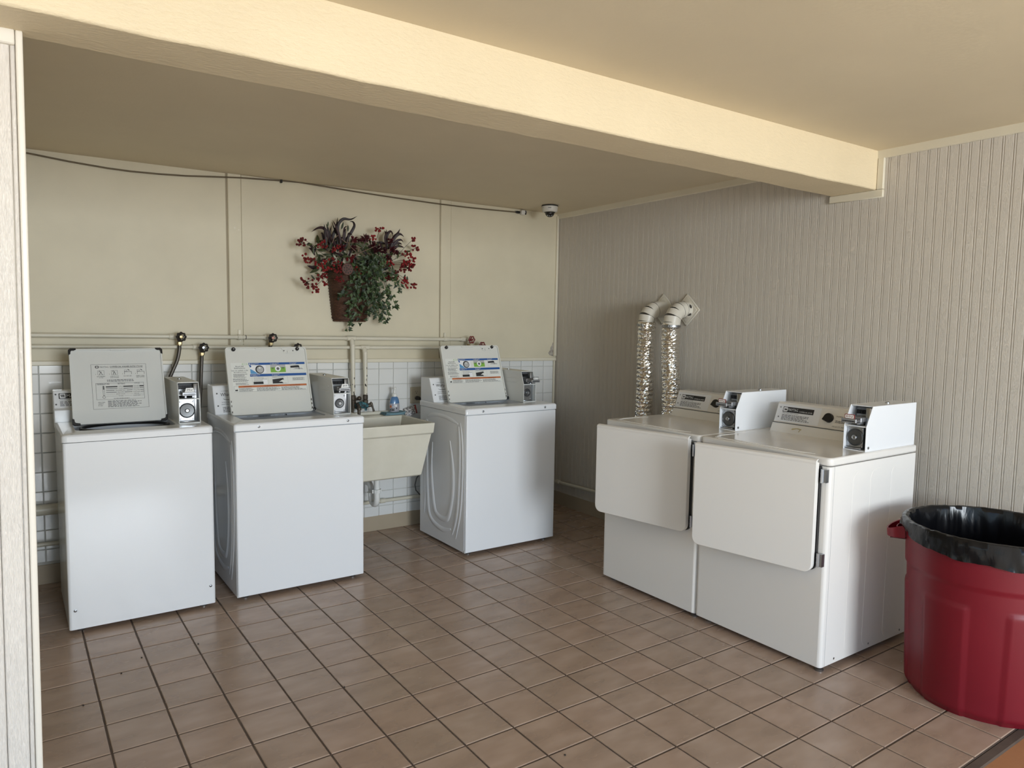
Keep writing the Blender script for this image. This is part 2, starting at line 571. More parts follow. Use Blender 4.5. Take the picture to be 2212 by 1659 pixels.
# floor: one slab of grout, tiles set proud of it
P = 0.2032
g = G(); g.box(-0.4, 3.70, FRONT, 1.1, -0.12, -0.0035)
floor = struct('floor', g, M['grout'], angle=0)
def tile_mesh(w, d, c=0.0022, h=0.012, gap=0.0068):
    t = G()
    x, y = w - gap, d - gap
    a = [(-x / 2, -y / 2), (x / 2, -y / 2), (x / 2, y / 2), (-x / 2, y / 2)]
    b = [(p[0] - math.copysign(c, p[0]), p[1] - math.copysign(c, p[1])) for p in a]
    vs = [(*p, -h) for p in a] + [(*p, -c * 0.7) for p in a] + [(*p, 0) for p in b]
    fs = [(8, 9, 10, 11)]
    for i in range(4):
        j = (i + 1) % 4
        fs += [(i, j, 4 + j, 4 + i), (4 + i, 4 + j, 8 + j, 8 + i)]
    t.add(vs, fs)
    return t
first = {}
hid = G()
for r in range(-5, 13):
    y1 = -P * r; y0 = y1 - P
    d = P
    if y1 > YB:
        y1 = YB; d = y1 - y0
    for i in range(18):
        x0 = P * i; w = min(P, XR - x0)
        cx, cy = x0 + w / 2, (y1 + y0) / 2
        hidden = (cx > 2.85 and -1.98 < cy < -0.68) or (0.15 < cy < 0.72 and (0.2 < cx < 0.75 or 1.0 < cx < 1.58 or 2.36 < cx < 2.92)) \
            or (cx > 3.2 and cy < -1.7) or (cx > 3.0 and cy > 0.3) or (cx < 0.9 and cy > 0.7 and cx > 0.2)
        if hidden:
            t = tile_mesh(w, d); t2 = [(v.x + cx, v.y + cy, v.z) for v in t.v]
            hid.add(t2, t.f)
            continue
        key = (round(w, 4), round(d, 4))
        if key not in first:
            first[key] = obj('tile', tile_mesh(w, d), M['floor_tile'], floor, angle=0)
            o = first[key]
        else:
            o = copy_part(first[key], floor)
        o.location = (cx + rnd.uniform(-.0006, .0006), cy + rnd.uniform(-.0006, .0006), rnd.uniform(-.0006, 0))
        o.rotation_euler = (rnd.uniform(-.0005, .0005), rnd.uniform(-.0005, .0005), rnd.uniform(-.002, .002))
o = obj('covered_tile', hid, M['floor_tile'], floor, angle=0); o['kind'] = 'stuff'

# edge of the tiling: mortar lip, then the painted slab of the walkway and the pavement beyond
g = G(); g.box(-6, 6.5, FRONT - 0.036, FRONT, -0.12, -0.004, 0.004)
struct('trim_1', g, M['grout'])
g = G(); g.box(-8, 9, -3.0, FRONT - 0.036, -0.14, -0.010)
struct('floor_walkway', g, M['slab'], angle=0)
g = G(); g.box(-40, 40, -60, -3.0, -0.4, -0.02)
struct('pavement', g, M['ground'], angle=0)

# ceiling, running on over the walkway
g = G()
X0, X1, Y0, Y1 = -8.0, 9.0, -4.6, 1.2
c4 = [(X0, Y0), (X1, Y0), (X1, Y1), (X0, Y1)]
g.add([(x, y, ZC(min(max(x, -1), 4), y)) for x, y in c4] + [(x, y, 2.75) for x, y in c4],
      [(0, 3, 2, 1), (4, 5, 6, 7), (0, 1, 5, 4), (1, 2, 6, 5), (2, 3, 7, 6), (3, 0, 4, 7)])
struct('ceiling', g, M['ceil'], angle=0)

# beam across the room, its arrises a little wavy
g = G()
n = 90
vs = []
for i in range(n + 1):
    x = -6.0 + (XR + 6.03) * i / n
    e1 = 0.0035 * noise.noise((x * 5, 0.3, 0)) + 0.002 * noise.noise((x * 17, 1.3, 0))
    e2 = 0.004 * noise.noise((x * 4, 5.3, 0)) + 0.002 * noise.noise((x * 15, 7.3, 0))
    yf = -1.655; yb = -1.442 + 0.035 * max(0.0, x - 1.5) / 2.1
    zt = ZC(max(x, -1), yf) + 0.02
    for (y, z) in ((yf, zt), (yf, 2.152 + e1), (yf + 0.006, 2.1455 + e1), (yb - 0.006, 2.145 + e2), (yb, 2.151 + e2), (yb, zt)):
        vs.append((x, y, z))
fs = []
for i in range(n):
    for k in range(5):
        a = i * 6 + k
        fs.append((a, a + 1, a + 7, a + 6))
g.add(vs, fs)
struct('ceiling_beam', g, M['stucco'], angle=50)

# ---- back wall
g = G(); g.box(-0.4, 3.75, YB + 0.004, 1.1, -0.1, 2.6)
wall_back = struct('wall_back', g, M['wall_grout'], angle=0)
LZ = 1.196                       # ledge top at x = 1.95
def panel(name, x0, x1, y, m, bev=0.002):
    q = G()
    for (a, b) in ((x0, x1),):
        vs = [(a, y, LZ - 0.01 + TZ(a)), (b, y, LZ - 0.01 + TZ(b)), (b, y, 2.45), (a, y, 2.45)]
        vs += [(p[0], YB + 0.02, p[2]) for p in vs]
        c = bev
        q.add([(a, y + c, vs[0][2]), (b, y + c, vs[1][2]), (b, y + c, 2.45), (a, y + c, 2.45),
               (a + c, y, vs[0][2]), (b - c, y, vs[1][2]), (b - c, y, 2.45), (a + c, y, 2.45)] + [tuple(p) for p in vs[4:]],
              [(4, 5, 6, 7), (0, 1, 5, 4), (1, 2, 6, 5), (3, 0, 4, 7), (0, 8, 9, 1), (1, 9, 10, 2), (3, 11, 8, 0)])
    return obj(name, q, m, wall_back, angle=0)
panel('wall_panel', -0.3, 1.064, YB - 0.004, M['board'])
panel('wall_panel', 1.154, 2.512, YB - 0.004, M['board'])
panel('wall_panel', 2.604, 3.60, YB - 0.004, M['board'])
panel('batten', 1.074, 1.152, YB - 0.012, M['board'], 0.004)
panel('batten', 2.520, 2.602, YB - 0.010, M['board'], 0.004)
for x0, x1 in ((1.058, 1.076), (2.506, 2.522)):  # strips beside the battens, coloured as the shade in the gap
    g = G(); g.box(x0, x1, YB - 0.001, YB + 0.01, LZ - 0.02, 2.45)
    obj('gap_shade_strip', g, M['gap'], wall_back, angle=0)
# screw heads and marks on the battens
g = G()
for (x, z, r) in ((1.112, 1.995, .006), (1.135, 1.985, .005), (1.12, 1.62, .004), (1.135, 1.32, .006), (1.15, 1.305, .004), (1.10, 1.39, .003)):
    g.lathe([(0.0001, YB - 0.0135), (r, YB - 0.0125), (r, YB - 0.010)], (x, 0, z), 'y', 8)
objs('screw_head', g, M['trim'], wall_back)
# peeled corner low on the right of the cream panel
R = random.Random(3)
pts = [(3.515, 1.196), (3.50, 1.215), (3.516, 1.235), (3.524, 1.262), (3.536, 1.276), (3.545, 1.30), (3.552, 1.285), (3.558, 1.25), (3.560, 1.185)]
g = G(); g.prism(pts, YB - 0.0055, YB - 0.004, 'xz')
obj('peeled_patch', g, M['peel'], wall_back, angle=0)

# glazed tiles below the ledge
TW, TH = 0.1084, 0.106
zt = 1.125
xs = [0.096 + TW * k for k in range(-1, 33)]
tiles = {}
hidw = G()
for k in range(-1, 11):
    z1 = zt - TH * k if k >= 0 else LZ - 0.012
    z0 = zt - TH * (k + 1)
    if k == -1:
        z0 = zt
    z0 = max(z0, 0.10)
    if z1 - z0 < 0.02:
        continue
    for x in xs:
        w = min(TW, 3.552 - x)
        if w < 0.02:
            continue
        cx, cz = x + w / 2, (z0 + z1) / 2
        # rows wholly behind the machines and the sink are left out
        if (0.25 < cx < 0.62 and cz < 1.12) or (1.0 < cx < 1.45 and cz < 1.12) or (2.42 < cx < 2.85 and cz < 1.12) \
                or (2.35 < cx < 3.3 and cz < 0.83) or (0.6 < cx < 0.85 and cz < 0.85) or (0.85 < cx < 1.66 and cz < 0.8) or (0.2 < cx < 0.3 and cz < 0.8):
            t = tile_mesh(w, z1 - z0, 0.0024, 0.007, 0.0036)
            hidw.add([(v.x + cx, YB - 0.003 - v.z, v.y + cz + TZ(cx)) for v in t.v], t.f)
            continue
        key = (round(w, 4), round(z1 - z0, 4))
        if key not in tiles:
            t = tile_mesh(key[0], key[1], 0.0024, 0.007, 0.0036)
            t.v = [Vector((v.x, -v.z, v.y)) for v in t.v]
            tiles[key] = obj('wall_tile', t, M['wall_tile'], wall_back, angle=0)
            o = tiles[key]
        else:
            o = copy_part(tiles[key], wall_back)
        o.location = (cx, YB - 0.003, cz + TZ(cx))
        o.rotation_euler = (rnd.uniform(-.006, .006), TILT, rnd.uniform(-.006, .006))

o = obj('covered_tile', hidw, M['wall_tile'], wall_back, angle=0); o['kind'] = 'stuff'

def long_box(name, x0, x1, y0, y1, zf0, zf1, m, bev=0.003, parent=None):
    """moulding along x following the wall's tilt"""
    q = G()
    q.prism([(y0, zf0), (y1, zf0), (y1, zf1), (y0, zf1)], x0, x1, 'yz', bev)
    q.v = [Vector((v.x, v.y, v.z + TZ(v.x))) for v in q.v]
    return struct(name, q, m, parent)
long_box('trim_2', -0.3, 3.572, YB - 0.019, YB + 0.02, LZ - 0.026, LZ, M['trim'], 0.004)
g = G(); g.prism([(YB - 0.008, 0.0), (YB - 0.003, 0.105), (YB + 0.02, 0.105), (YB + 0.02, 0.0)], -0.3, 3.6, 'yz', 0.0015)
struct('baseboard_back', g, M['base'])
# corner bead between back wall and right wall
g = G(); g.prism([(3.548, 1.19), (3.572, 1.19), (3.572, 2.29), (3.556, 2.29)], YB - 0.022, YB + 0.01, 'xz', 0.004)
struct('trim_3', g, M['trim'])
g = G(); g.box(3.551, 3.566, YB - 0.013, YB + 0.01, 0.1, 1.16, 0.003)
struct('trim_4', g, M['trim'])

# ---- right wall: embossed boards with V joints
g = G(); g.box(XR + 0.004, XR + 0.2, -4.9, 1.1, -0.1, 2.6)
wall_right = struct('wall_right', g, M['trim'], angle=0)
y = YB + 0.005
wr = random.Random(11)
boards = {}
while y > -3.6:
    w = wr.choice((0.044, 0.046, 0.046, 0.048, 0.050))
    if w not in boards:
        q = G()
        c, ww = 0.0040, w
        pr = [(0.02, -ww), (0.0042, -ww), (0.0, -ww + c), (0.0, -0.0105), (0.0040, -0.0096), (0.0, -0.0058), (0.0, -0.0014), (0.0042, 0.0), (0.02, 0.0)]
        n = len(pr)
        q.add([(a, b, 0) for a, b in pr] + [(a, b, 2.5) for a, b in pr], [(i, i + 1, i + 1 + n, i + n) for i in range(n - 1)])
        boards[w] = obj('panel_board', q, M['wood'], wall_right, angle=0)
        o = boards[w]
    else:
        o = copy_part(boards[w], wall_right)
    o.location = (XR, y, 0)
    y -= w
# trims where the ceiling and the beam meet the right wall
def crown(name, y0, y1, h=0.032, t=0.012):
    q = G()
    vs = []
    for yy in (y0, y1):
        z = ZC(XR, yy)
        vs += [(XR - t, yy, z + 0.01), (XR - t, yy, z - h + 0.004), (XR - t + 0.004, yy, z - h), (XR + 0.01, yy, z - h), (XR + 0.01, yy, z + 0.01)]
    q.add(vs, [(i, (i + 1) % 5, 5 + (i + 1) % 5, 5 + i) for i in range(5)] + [(4, 3, 2, 1, 0), (5, 6, 7, 8, 9)])
    return struct(name, q, M['trim'])
crown('trim_5', -3.6, -1.655)
crown('trim_6', -1.40, YB)
g = G(); g.box(XR - 0.012, XR + 0.01, -1.69, -1.656, 2.146, 2.30, 0.003)
struct('trim_7', g, M['trim'])
g = G(); g.box(XR - 0.012, XR + 0.01, -1.69, -1.402, 2.106, 2.1445, 0.003)
struct('trim_8', g, M['trim'])
g = G(); g.prism([(XR - 0.008, 0), (XR - 0.003, 0.102), (XR + 0.01, 0.102), (XR + 0.01, 0)], -3.6, YB, 'xz', 0)
g.v = [Vector((v.x, v.y, v.z)) for v in g.v]
struct('baseboard_right', g, M['base'])

# ---- the end of the left wall, facing the walkway
g = G(); g.box(-2.4, -0.02, -1.462, 1.1, -0.1, 2.6)
wall_left = struct('wall_left', g, M['board'], angle=0)
LEAN = 0.0112
def lean(q):
    q.v = [Vector((v.x + LEAN * (v.z - 0.2), v.y, v.z)) for v in q.v]
    return q
x = -0.0155
wl = random.Random(23)
for k in range(22):
    w = wl.choice((0.022, 0.035, 0.048, 0.041, 0.06)) if k else 0.012
    q = G()
    c, ww = 0.0024, w - 0.0012
    prof = [(-ww, 0.02), (-ww, 0.003), (-ww + c, 0), (-c, 0), (0, 0.003), (0, 0.02)]
    q.add([(a, b, 0) for a, b in prof] + [(a, b, 2.13) for a, b in prof], [(i, i + 1, i + 7, i + 6) for i in range(5)])
    lean(q)
    o = obj('panel_board', q, M['wood_end'], wall_left, angle=0)
    o.location = (x, -1.48, 0)
    x -= w
g = G(); g.prism([(-0.0150, 0.0), (0.0005, 0.0), (0.0005, 2.149), (-0.0150, 2.149)], -1.492, -1.440, 'xz', 0.004, 2)
struct('trim_9', lean(g), M['endtrim'])
g = G(); g.box(-2.4, -0.016, -1.494, -1.470, 2.112, 2.149, 0.003)
struct('trim_10', lean(g), M['endtrim'])

# ------------------------------------------------------------------ coin boxes, shared by washers and dryers
def coin_box(parent, x0, x1, yf, yb, z0, z1, zk, lean_, tagtext, tagkind, disc_r, shell, out=0.055, vent=False, yoff=0.0):
    """sheet-metal box with an open front: coin slide above a round lock plate"""
    t = 0.004
    def side(a, b):
        q.prism([(yf, z0), (yf, zk), (yf + lean_, z1), (yb, z1), (yb, z0)], a, b, 'yz', 0.0012)
    q = G()
    side(x0, x0 + t); side(x1 - t, x1)
    q.box(x0 + t, x1 - t, yf + lean_ + 0.002, yb, z1 - t, z1)
    q.box(x0 + t, x1 - t, yb - t, yb, z0, z1 - t)
    q.box(x0 + t, x1 - t, yf + 0.002, yb, z0, z0 + t)
    # shelf between the two bays
    q.box(x0 + t, x1 - t, yf + 0.003, yf + 0.06, zk - 0.003, zk + 0.002)
    if vent:
        for k, zz in enumerate((0.045, 0.075)):
            q.box(x0 - 0.0025, x0, yf + 0.07, yf + 0.20, z1 - zz - 0.006, z1 - zz, 0.0015)
    root = obj('coin_box', q, shell, parent)
    yi = yf + 0.022                      # face of the works, set back inside the box
    xm = (x0 + x1) / 2
    # lock plate
    q = G()
    wl = x1 - x0 - 2 * t
    xr = x1 - t - 0.022
    q.box(x0 + t, xr, yi, yi + 0.006, z0 + 0.012, zk - 0.004, 0.001)
    q.box(x0 + t, xr, yf + 0.006, yi, z0 + 0.006, z0 + 0.012, 0.001)
    q.box(xr, x1 - t, yi + 0.012, yi + 0.016, z0 + 0.004, z1 - 0.008, 0.001)
    plate = obj('lock_plate', q, M['chrome'], root)
    cz = (z0 + zk) / 2 + 0.002
    cx = (x0 + t + xr) / 2 + 0.002
    r = disc_r
    q = G()
    q.lathe([(r, yi), (r, yi - 0.004), (r - 0.004, yi - 0.007), (r * 0.93 - 0.003, yi - 0.0045), (r * 0.42, yi - 0.0035), (0.0001, yi - 0.0035)], (cx, 0, cz), 'y', 32)
    obj('lock_disc', q, M['disc'], root)
    q = G()
    q.lathe([(0.011, yi), (0.011, yi - 0.011), (0.009, yi - 0.013), (0.007, yi - 0.0115), (0.0001, yi - 0.0115)], (cx, 0, cz), 'y', 18)
    q.box(cx - 0.001, cx + 0.001, yi - 0.0122, yi - 0.0112, cz - 0.0035, cz + 0.0035, mat=1)
    obj('key_cylinder', q, [M['chrome'], M['ink']], root)
    q = G()
    for dx in (-1, 1):
        for dz in (-1, 1):
            px = cx + dx * (xr - x0 - t) * 0.41
            pz = cz + dz * (zk - z0) * 0.36
            q.lathe([(0.0048, yi), (0.0048, yi - 0.002), (0.003, yi - 0.0035), (0.0001, yi - 0.0035)], (px, 0, pz), 'y', 10)
    objs('plate_screw', q, M['chrome'], root)
    # coin acceptor block with its comb of slots, leaning back with the box
    q = G()
    bz0, bz1 = zk + 0.010, z1 - 0.010
    yo = yi + lean_ * 0.55
    bx0, bx1 = x0 + t + 0.008, x1 - t - 0.014
    bm_ = bz0 + (bz1 - bz0) * 0.58
    q.prism([(yo + 0.022, bm_), (yo + 0.034, bz1), (yo + 0.06, bz1), (yo + 0.06, bm_)], bx0, bx1, 'yz', 0.002)
    nsl = 9
    for k in range(nsl):
        a = bx0 + 0.006 + (bx1 - bx0 - 0.012) * k / nsl
        q.box(a, a + (bx1 - bx0) * 0.045, yo + 0.016, yo + 0.03, bm_ - 0.001, bm_ + 0.017, 0.0008, mat=1)
    q.box(bx0, bx1, yo + 0.028, yo + 0.06, bz0, bm_, 0.002, mat=2)
    obj('coin_acceptor', q, [M['zinc'], M['black'], M['steel']], root)
    # push slide sticking out of the front
    q = G()
    sx0, sx1 = bx0 + 0.004, bx1 - 0.002
    sz = bz0 + 0.016
    q.box(sx0 + 0.004, sx1 - 0.004, yf - 0.004, yo + 0.04, sz - 0.009, sz + 0.013, 0.003)
    q.box(sx0, sx1, yf - out, yf - out + 0.008, sz - 0.008, sz + 0.010, 0.002)
    q.box(sx0 + 0.006, sx1 - 0.006, yf - out, yf + 0.01, sz - 0.003, sz + 0.002, 0.001)
    q.box(sx0 + 0.012, sx0 + 0.02, yf - 0.01, yo + 0.03, sz - 0.018, sz - 0.009)
    q.box(sx1 - 0.02, sx1 - 0.012, yf - 0.01, yo + 0.03, sz - 0.018, sz - 0.009)
    for k in range(8):
        a = sx0 + 0.006 + (sx1 - sx0 - 0.014) * k / 7
        q.box(a - 0.0012, a + 0.0012, yf - out - 0.0006, yf - out + 0.001, sz - 0.004, sz - 0.001, mat=1)
    obj('coin_slide', q, [M['zinc'], M['black']], root)
    # price tag standing on the slide
    q = Decal((xm, yf - out + 0.003, sz + 0.010), (1, 0, 0), (0, 0.12, 0.99))
    w, h = (0.046, 0.021)
    if tagkind == 'cut':
        q.M = Matrix.Identity(4)
        q.prism([(xm - w / 2, sz + 0.010), (xm + w / 2, sz + 0.010), (xm + w * 0.36, sz + 0.010 + h), (xm - w * 0.36, sz + 0.010 + h)], yf - out + 0.0045, yf - out + 0.006, 'xz', mat=0)
        q.lift = 0.0015; q.o = Vector((xm, yf - out + 0.0045, sz + 0.010)); q.uy = Vector((0, 0, 1))
        q.text(tagtext, -w * 0.28, h * 0.25, w * 0.56, h * 0.5, 1)
        mats = [M['paper'], M['ink']]
    else:
        q.prism(rrect(xm - w / 2, xm + w / 2, sz + 0.008, sz + 0.008 + h, 0.004, 3), yf - out + 0.0045, yf - out + 0.0065, 'xz', mat=2)
        q.lift = 0.0008; q.o = Vector((xm, yf - out + 0.0045, sz + 0.008)); q.uy = Vector((0, 0, 1))
        q.poly(rrect(-w / 2 + 0.003, w / 2 - 0.003, 0.003, h - 0.003, 0.003, 3), 0, 1)
        q.text(tagtext, -w * 0.36, h * 0.25, w * 0.72, h * 0.5, 1)
        mats = [M['paper'], M['redink'] if tagkind == 'red' else M['ink'], M['redink'] if tagkind == 'red' else M['black']]
    obj('price_tag', q, mats, root, angle=0)
    # chrome stud on top near the back
    q = G()
    q.lathe([(0.010, z1), (0.010, z1 + 0.003), (0.006, z1 + 0.006), (0.0001, z1 + 0.006)], (xm, yf + (yb - yf) * 0.62, 0), 'z', 14)
    obj('lock_stud', q, M['chrome'], root)
    return root

def screws(parent, pts, r=0.005, ax='y', name='screw', m=None):
    for p in pts:
        q = G()
        s = -1
        prof = [(r * 1.35, 0.0), (r * 1.35, s * 0.0012), (r * 0.95, s * 0.0014), (r * 0.9, s * 0.003), (r * 0.45, s * 0.0042), (0.0001, s * 0.0042)]
        if ax == 'x':
            q.lathe(prof, (0, 0, 0), 'x', 12)
        else:
            q.lathe(prof, (0, 0, 0), 'y', 12)
        obj(name, q, m or M['steel'], parent, loc=p)

def foot(parent, x, y):
    q = G()
    q.lathe([(0.0001, 0), (0.018, 0), (0.019, 0.006), (0.015, 0.010), (0.008, 0.012), (0.008, 0.03), (0.0001, 0.03)], (0, 0, 0), 'z', 14)
    obj('foot', q, M['steel'], parent, loc=(x, y, 0))

def cabinet(w, d, z0, z1, rf, mats, parent, depth_front=None):
    """body wrapped with rounded front corners"""
    q = G()
    R_ = rrect(0, w, 0, d, rf, 4, (1, 1, 0, 0))
    n = len(R_)
    q.add([(*p, z0) for p in R_] + [(*p, z1) for p in R_], [(i, (i + 1) % n, n + (i + 1) % n, n + i) for i in range(n)] + [tuple(range(n))[::-1]])
    return obj('cabinet', q, mats, parent)

def top_frame(w, d, z0, z1, hole, mats, parent, r=0.022, ov=0.004):
    """top with a rounded front edge and a hole for the tub"""
    hx0, hx1, hy0, hy1 = hole
    out = rrect(-ov, w + ov, -ov, d, r, 5, (1, 1, 0, 0))
    inn = rrect(hx0, hx1, hy0, hy1, 0.035, 5)
    bm = bmesh.new()
    e = 0.010
    def ring(pts, z):
        return [bm.verts.new((p[0], p[1], z)) for p in pts]
    def link(A, B):
        n = len(A)
        for i in range(n):
            bm.faces.new((A[i], A[(i + 1) % n], B[(i + 1) % n], B[i]))
    def off(pts, k, cx, cy):
        return [(p[0] - math.copysign(k, p[0] - cx), p[1] - math.copysign(k, p[1] - cy)) for p in pts]
    o0 = ring(out, z0); o1 = ring(out, z1 - e)
    o2 = ring(off(out, 0.003, w / 2, d / 2), z1 - 0.004)
    o3 = ring(off(out, e, w / 2, d / 2), z1)
    link(o0, o1); link(o1, o2); link(o2, o3)
    i3 = ring(off(inn, -0.006, (hx0 + hx1) / 2, (hy0 + hy1) / 2), z1)
    i2 = ring(inn, z1 - 0.006)
    i1 = ring(inn, z0 - 0.02)
    link(i3, i2); link(i2, i1)
    # flat between o3 and i3
    es = []
    for L in (o3, i3):
        for i in range(len(L)):
            a, b = L[i], L[(i + 1) % len(L)]
            ed = bm.edges.get((a, b))
            es.append(ed)
    bmesh.ops.triangle_fill(bm, use_beauty=True, use_dissolve=False, edges=es)
    q = G(); q.bm(bm)
    return obj('top_panel', q, mats, parent)

def lid(parent, x0, x1, yb, zb, yt, zt, mats, style):
    """open lid leaning back against the console, its underside to the room"""
    L = math.hypot(yt - yb, zt - zb)
    w = x1 - x0
    a = math.atan2(yt - yb, zt - zb)
    root = None
    q = G()
    c = [1, 1, 1, 1]
    th = 0.016
    q.prism(rrect(0, w, 0, L, 0.018, 5), 0.004, 0.004 + th, 'xz', 0.0025, 2)
    # shallow rim standing up round the underside
    A = rrect(0.0, w, 0.0, L, 0.018, 5)
    B = rrect(0.007, w - 0.007, 0.007, L - 0.007, 0.014, 5)
    n = len(A)
    bm = bmesh.new()
    r1 = [bm.verts.new((p[0], 0.005, p[1])) for p in A]
    r2 = [bm.verts.new((p[0], -0.003, p[1])) for p in A]
    r3 = [bm.verts.new((p[0], -0.003, p[1])) for p in B]
    r4 = [bm.verts.new((p[0], 0.004, p[1])) for p in B]
    for i in range(n):
        j = (i + 1) % n
        bm.faces.new((r1[i], r1[j], r2[j], r2[i])); bm.faces.new((r2[i], r2[j], r3[j], r3[i])); bm.faces.new((r3[i], r3[j], r4[j], r4[i]))
    q.bm(bm)
    root = obj('lid', q, mats, parent)
    root.location = (x0, yb, zb)
    root.rotation_euler = (-a, 0, 0)
    return root, w, L

def tub(parent, cx, cy, r, z, dark):
    q = G()
    q.lathe([(r + 0.05, z), (r, z - 0.004), (r - 0.012, z - 0.03), (r - 0.02, z - 0.30), (0.06, z - 0.32), (0.045, z - 0.12), (0.03, z - 0.06), (0.0001, z - 0.055)], (cx, cy, 0), 'z', 36, cap=False)
    t = obj('tub', q, M['liner'], parent)
    if dark:
        q = G()
        q.tube([(cx + 0.195 * math.cos(2 * PI * k / 48), cy - 0.01 + 0.125 * math.sin(2 * PI * k / 48), z + 0.024) for k in range(48)], 0.0075, 8, closed=True)
        obj('tub_seal', q, M['black'], t)
    return t

# ------------------------------------------------------------------ washers
WT = 0.924          # height of the washer tops
def washer_one():
    w, d = 0.637, 0.60
    t = thing('washer', 'leftmost white top-loading washer, its grey lid with black corners, two screws low on its front',
              'washing machine', (0.151, 0.11, 0), 0, 'washing machines along the back wall')
    cabinet(w, d, 0.02, 0.886, 0.012, M['white'], t)
    q = G(); q.box(0.004, w - 0.004, 0.004, d, 0.884, 0.890)
    top_frame(w, d, 0.889, WT, (0.055, 0.50, 0.11, 0.40), M['white'], t)
    tub(t, 0.285, 0.27, 0.21, 0.888, True)
    for x, y in ((0.05, 0.05), (w - 0.05, 0.05), (0.05, d - 0.05), (w - 0.05, d - 0.05)):
        foot(t, x, y)
    screws(t, [(0.026, 0.0, 0.110), (w - 0.024, 0.0, 0.112)], 0.0055)
    # lid
    L, lw, ll = lid(t, 0.064, 0.486, 0.318, WT + 0.002, 0.450, 1.291, M['grey'], 0)
    for u, v, sx, sz in ((0, 0, 1, 1), (1, 0, -1, 1), (0, 1, 1, -1), (1, 1, -1, -1)):
        q = G()
        x, z = u * lw, v * ll
        q.prism([(x - sx * .003, z + sz * .03), (x - sx * .003, z + sz * .006), (x + sx * .006, z - sz * .003), (x + sx * .032, z - sz * .003),
                 (x + sx * .03, z + sz * .006), (x + sx * .013, z + sz * .009), (x + sx * .008, z + sz * .013), (x + sx * .006, z + sz * .028)], -0.0055, 0.012, 'xz', 0.001)
        obj('corner_bumper', q, M['black'], L)
    q = G(); q.box(lw * .43, lw * .60, -0.0045, 0.004, ll - 0.010, ll - 0.003, 0.001)
    obj('lid_grip', q, M['grey'], L)
    # instruction print
    u0, u1, v0, v1 = 0.215 * lw, 0.81 * lw, 0.19 * ll, 0.79 * ll
    D = Decal((u0, 0.0038, v0), (1, 0, 0), (0, 0, 1))
    W_, H_ = u1 - u0, v1 - v0
    def X(f): return f * W_
    def Z(f): return f * H_
    D.frame(0, 0, W_, H_, 0.0012, 1)
    D.poly(rrect(X(.075), X(.14), Z(.915), Z(.968), .004, 3), 0); D.rect(X(.09), Z(.93), X(.125), Z(.952), 3, 2)
    D.text('MAYTAG', X(.155), Z(.92), X(.155), Z(.035), 1)
    D.text('COMMERCIAL WASHER INSTRUCTIONS', X(.335), Z(.925), X(.6), Z(.035), 0)
    D.rect(X(.335), Z(.915), X(.935), Z(.920), 1)
    for k, (cx, a, b) in enumerate(((.17, 'ADD DETERGENT', 'TO TUB'), (.41, 'LOAD TO TOP', 'ROW OF HOLES'), (.645, 'CLOSE LID', ''), (.88, 'INSERT COINS', 'SELECT SETTING'))):
        x0, x1 = cx - .055, cx + .06
        if k < 2:
            D.frame(X(x0), Z(.76), X(x1), Z(.86), .001, 1)
            D.poly([(X(cx - .03), Z(.76)), (X(cx - .005), Z(.84)), (X(cx + .005), Z(.84)), (X(cx + .03), Z(.76)), (X(cx + .02), Z(.76)), (X(cx), Z(.82)), (X(cx - .02), Z(.76))], 2)
            D.poly([(X(x0 + .02), Z(.835)), (X(x0 + .045), Z(.87)), (X(x0 + .035), Z(.83))], 0)
        else:
            D.rect(X(x0), Z(.82), X(x1 + .02), Z(.828), 1); D.rect(X(x0), Z(.765), X(x0 + .006), Z(.82), 1); D.rect(X(x1 + .014), Z(.765), X(x1 + .02), Z(.82), 1)
            D.frame(X(x0), Z(.828), X(x0 + .05), Z(.865), .001, 1)
            D.poly([(X(cx), Z(.885)), (X(cx + .03), Z(.872)), (X(cx + .05), Z(.845)), (X(cx + .025), Z(.855)), (X(cx + .015), Z(.865))], 0)
        D.text(str(k + 1) + '.', X(x0 - .04), Z(.765), X(.016), Z(.022), 1)
        D.text(a, X(cx - .075), Z(.715), X(.15), Z(.020), 0)
        if b:
            D.text(b, X(cx - (.035 if k == 0 else .075)), Z(.685), X(.07 if k == 0 else .15), Z(.020), 0)
    D.fine(X(.27), Z(.60), X(.78), Z(.655), 2, 2, seed=4)
    D.frame(X(.065), Z(.205), X(.93), Z(.575), .0012, 1)
    D.text('TEMPERATURE', X(.085), Z(.535), X(.225), Z(.03), 0)
    D.text('SETTING', X(.455), Z(.538), X(.13), Z(.03), 0)
    D.text('CYCLE', X(.755), Z(.542), X(.10), Z(.03), 0)
    rows = [('COTTON', 'REGULAR', .024, 0), ('COLORS', 'REGULAR', .010, 0), ('PERMANENT PRESS', 'COOL DOWN', .010, 0),
            ('DELICATES', 'SHORT WASH', .010, 0), ('BRIGHT COLORS', 'REGULAR', .003, 1), ('WOOLENS', 'SHORT WASH', .003, 1)]
    for k, (a, b, th, m) in enumerate(rows):
        z = .49 - .042 * k
        wa = .0125 * len(a); wb = .013 * len(b)
        ca, cb = .50, .79
        D.text(a, X(ca - wa / 2), Z(z - .012), X(wa), Z(.022), 1)
        D.text(b, X(cb - wb / 2), Z(z - .012), X(wb), Z(.022), 1)
        D.rect(X(.24), Z(z - th / 2), X(ca - wa / 2 - .015), Z(z + th / 2), m)
        D.rect(X(ca + wa / 2 + .015), Z(z - th / 2), X(cb - wb / 2 - .015), Z(z + th / 2), m)
        D.rect(X(cb + wb / 2 + .012), Z(z - th / 2), X(.925), Z(z + th / 2), m)
    D.poly(rrect(X(.185), X(.215), Z(.29), Z(.515), .003, 3), 1); D.rect(X(.19), Z(.30), X(.21), Z(.43), 4, 2)
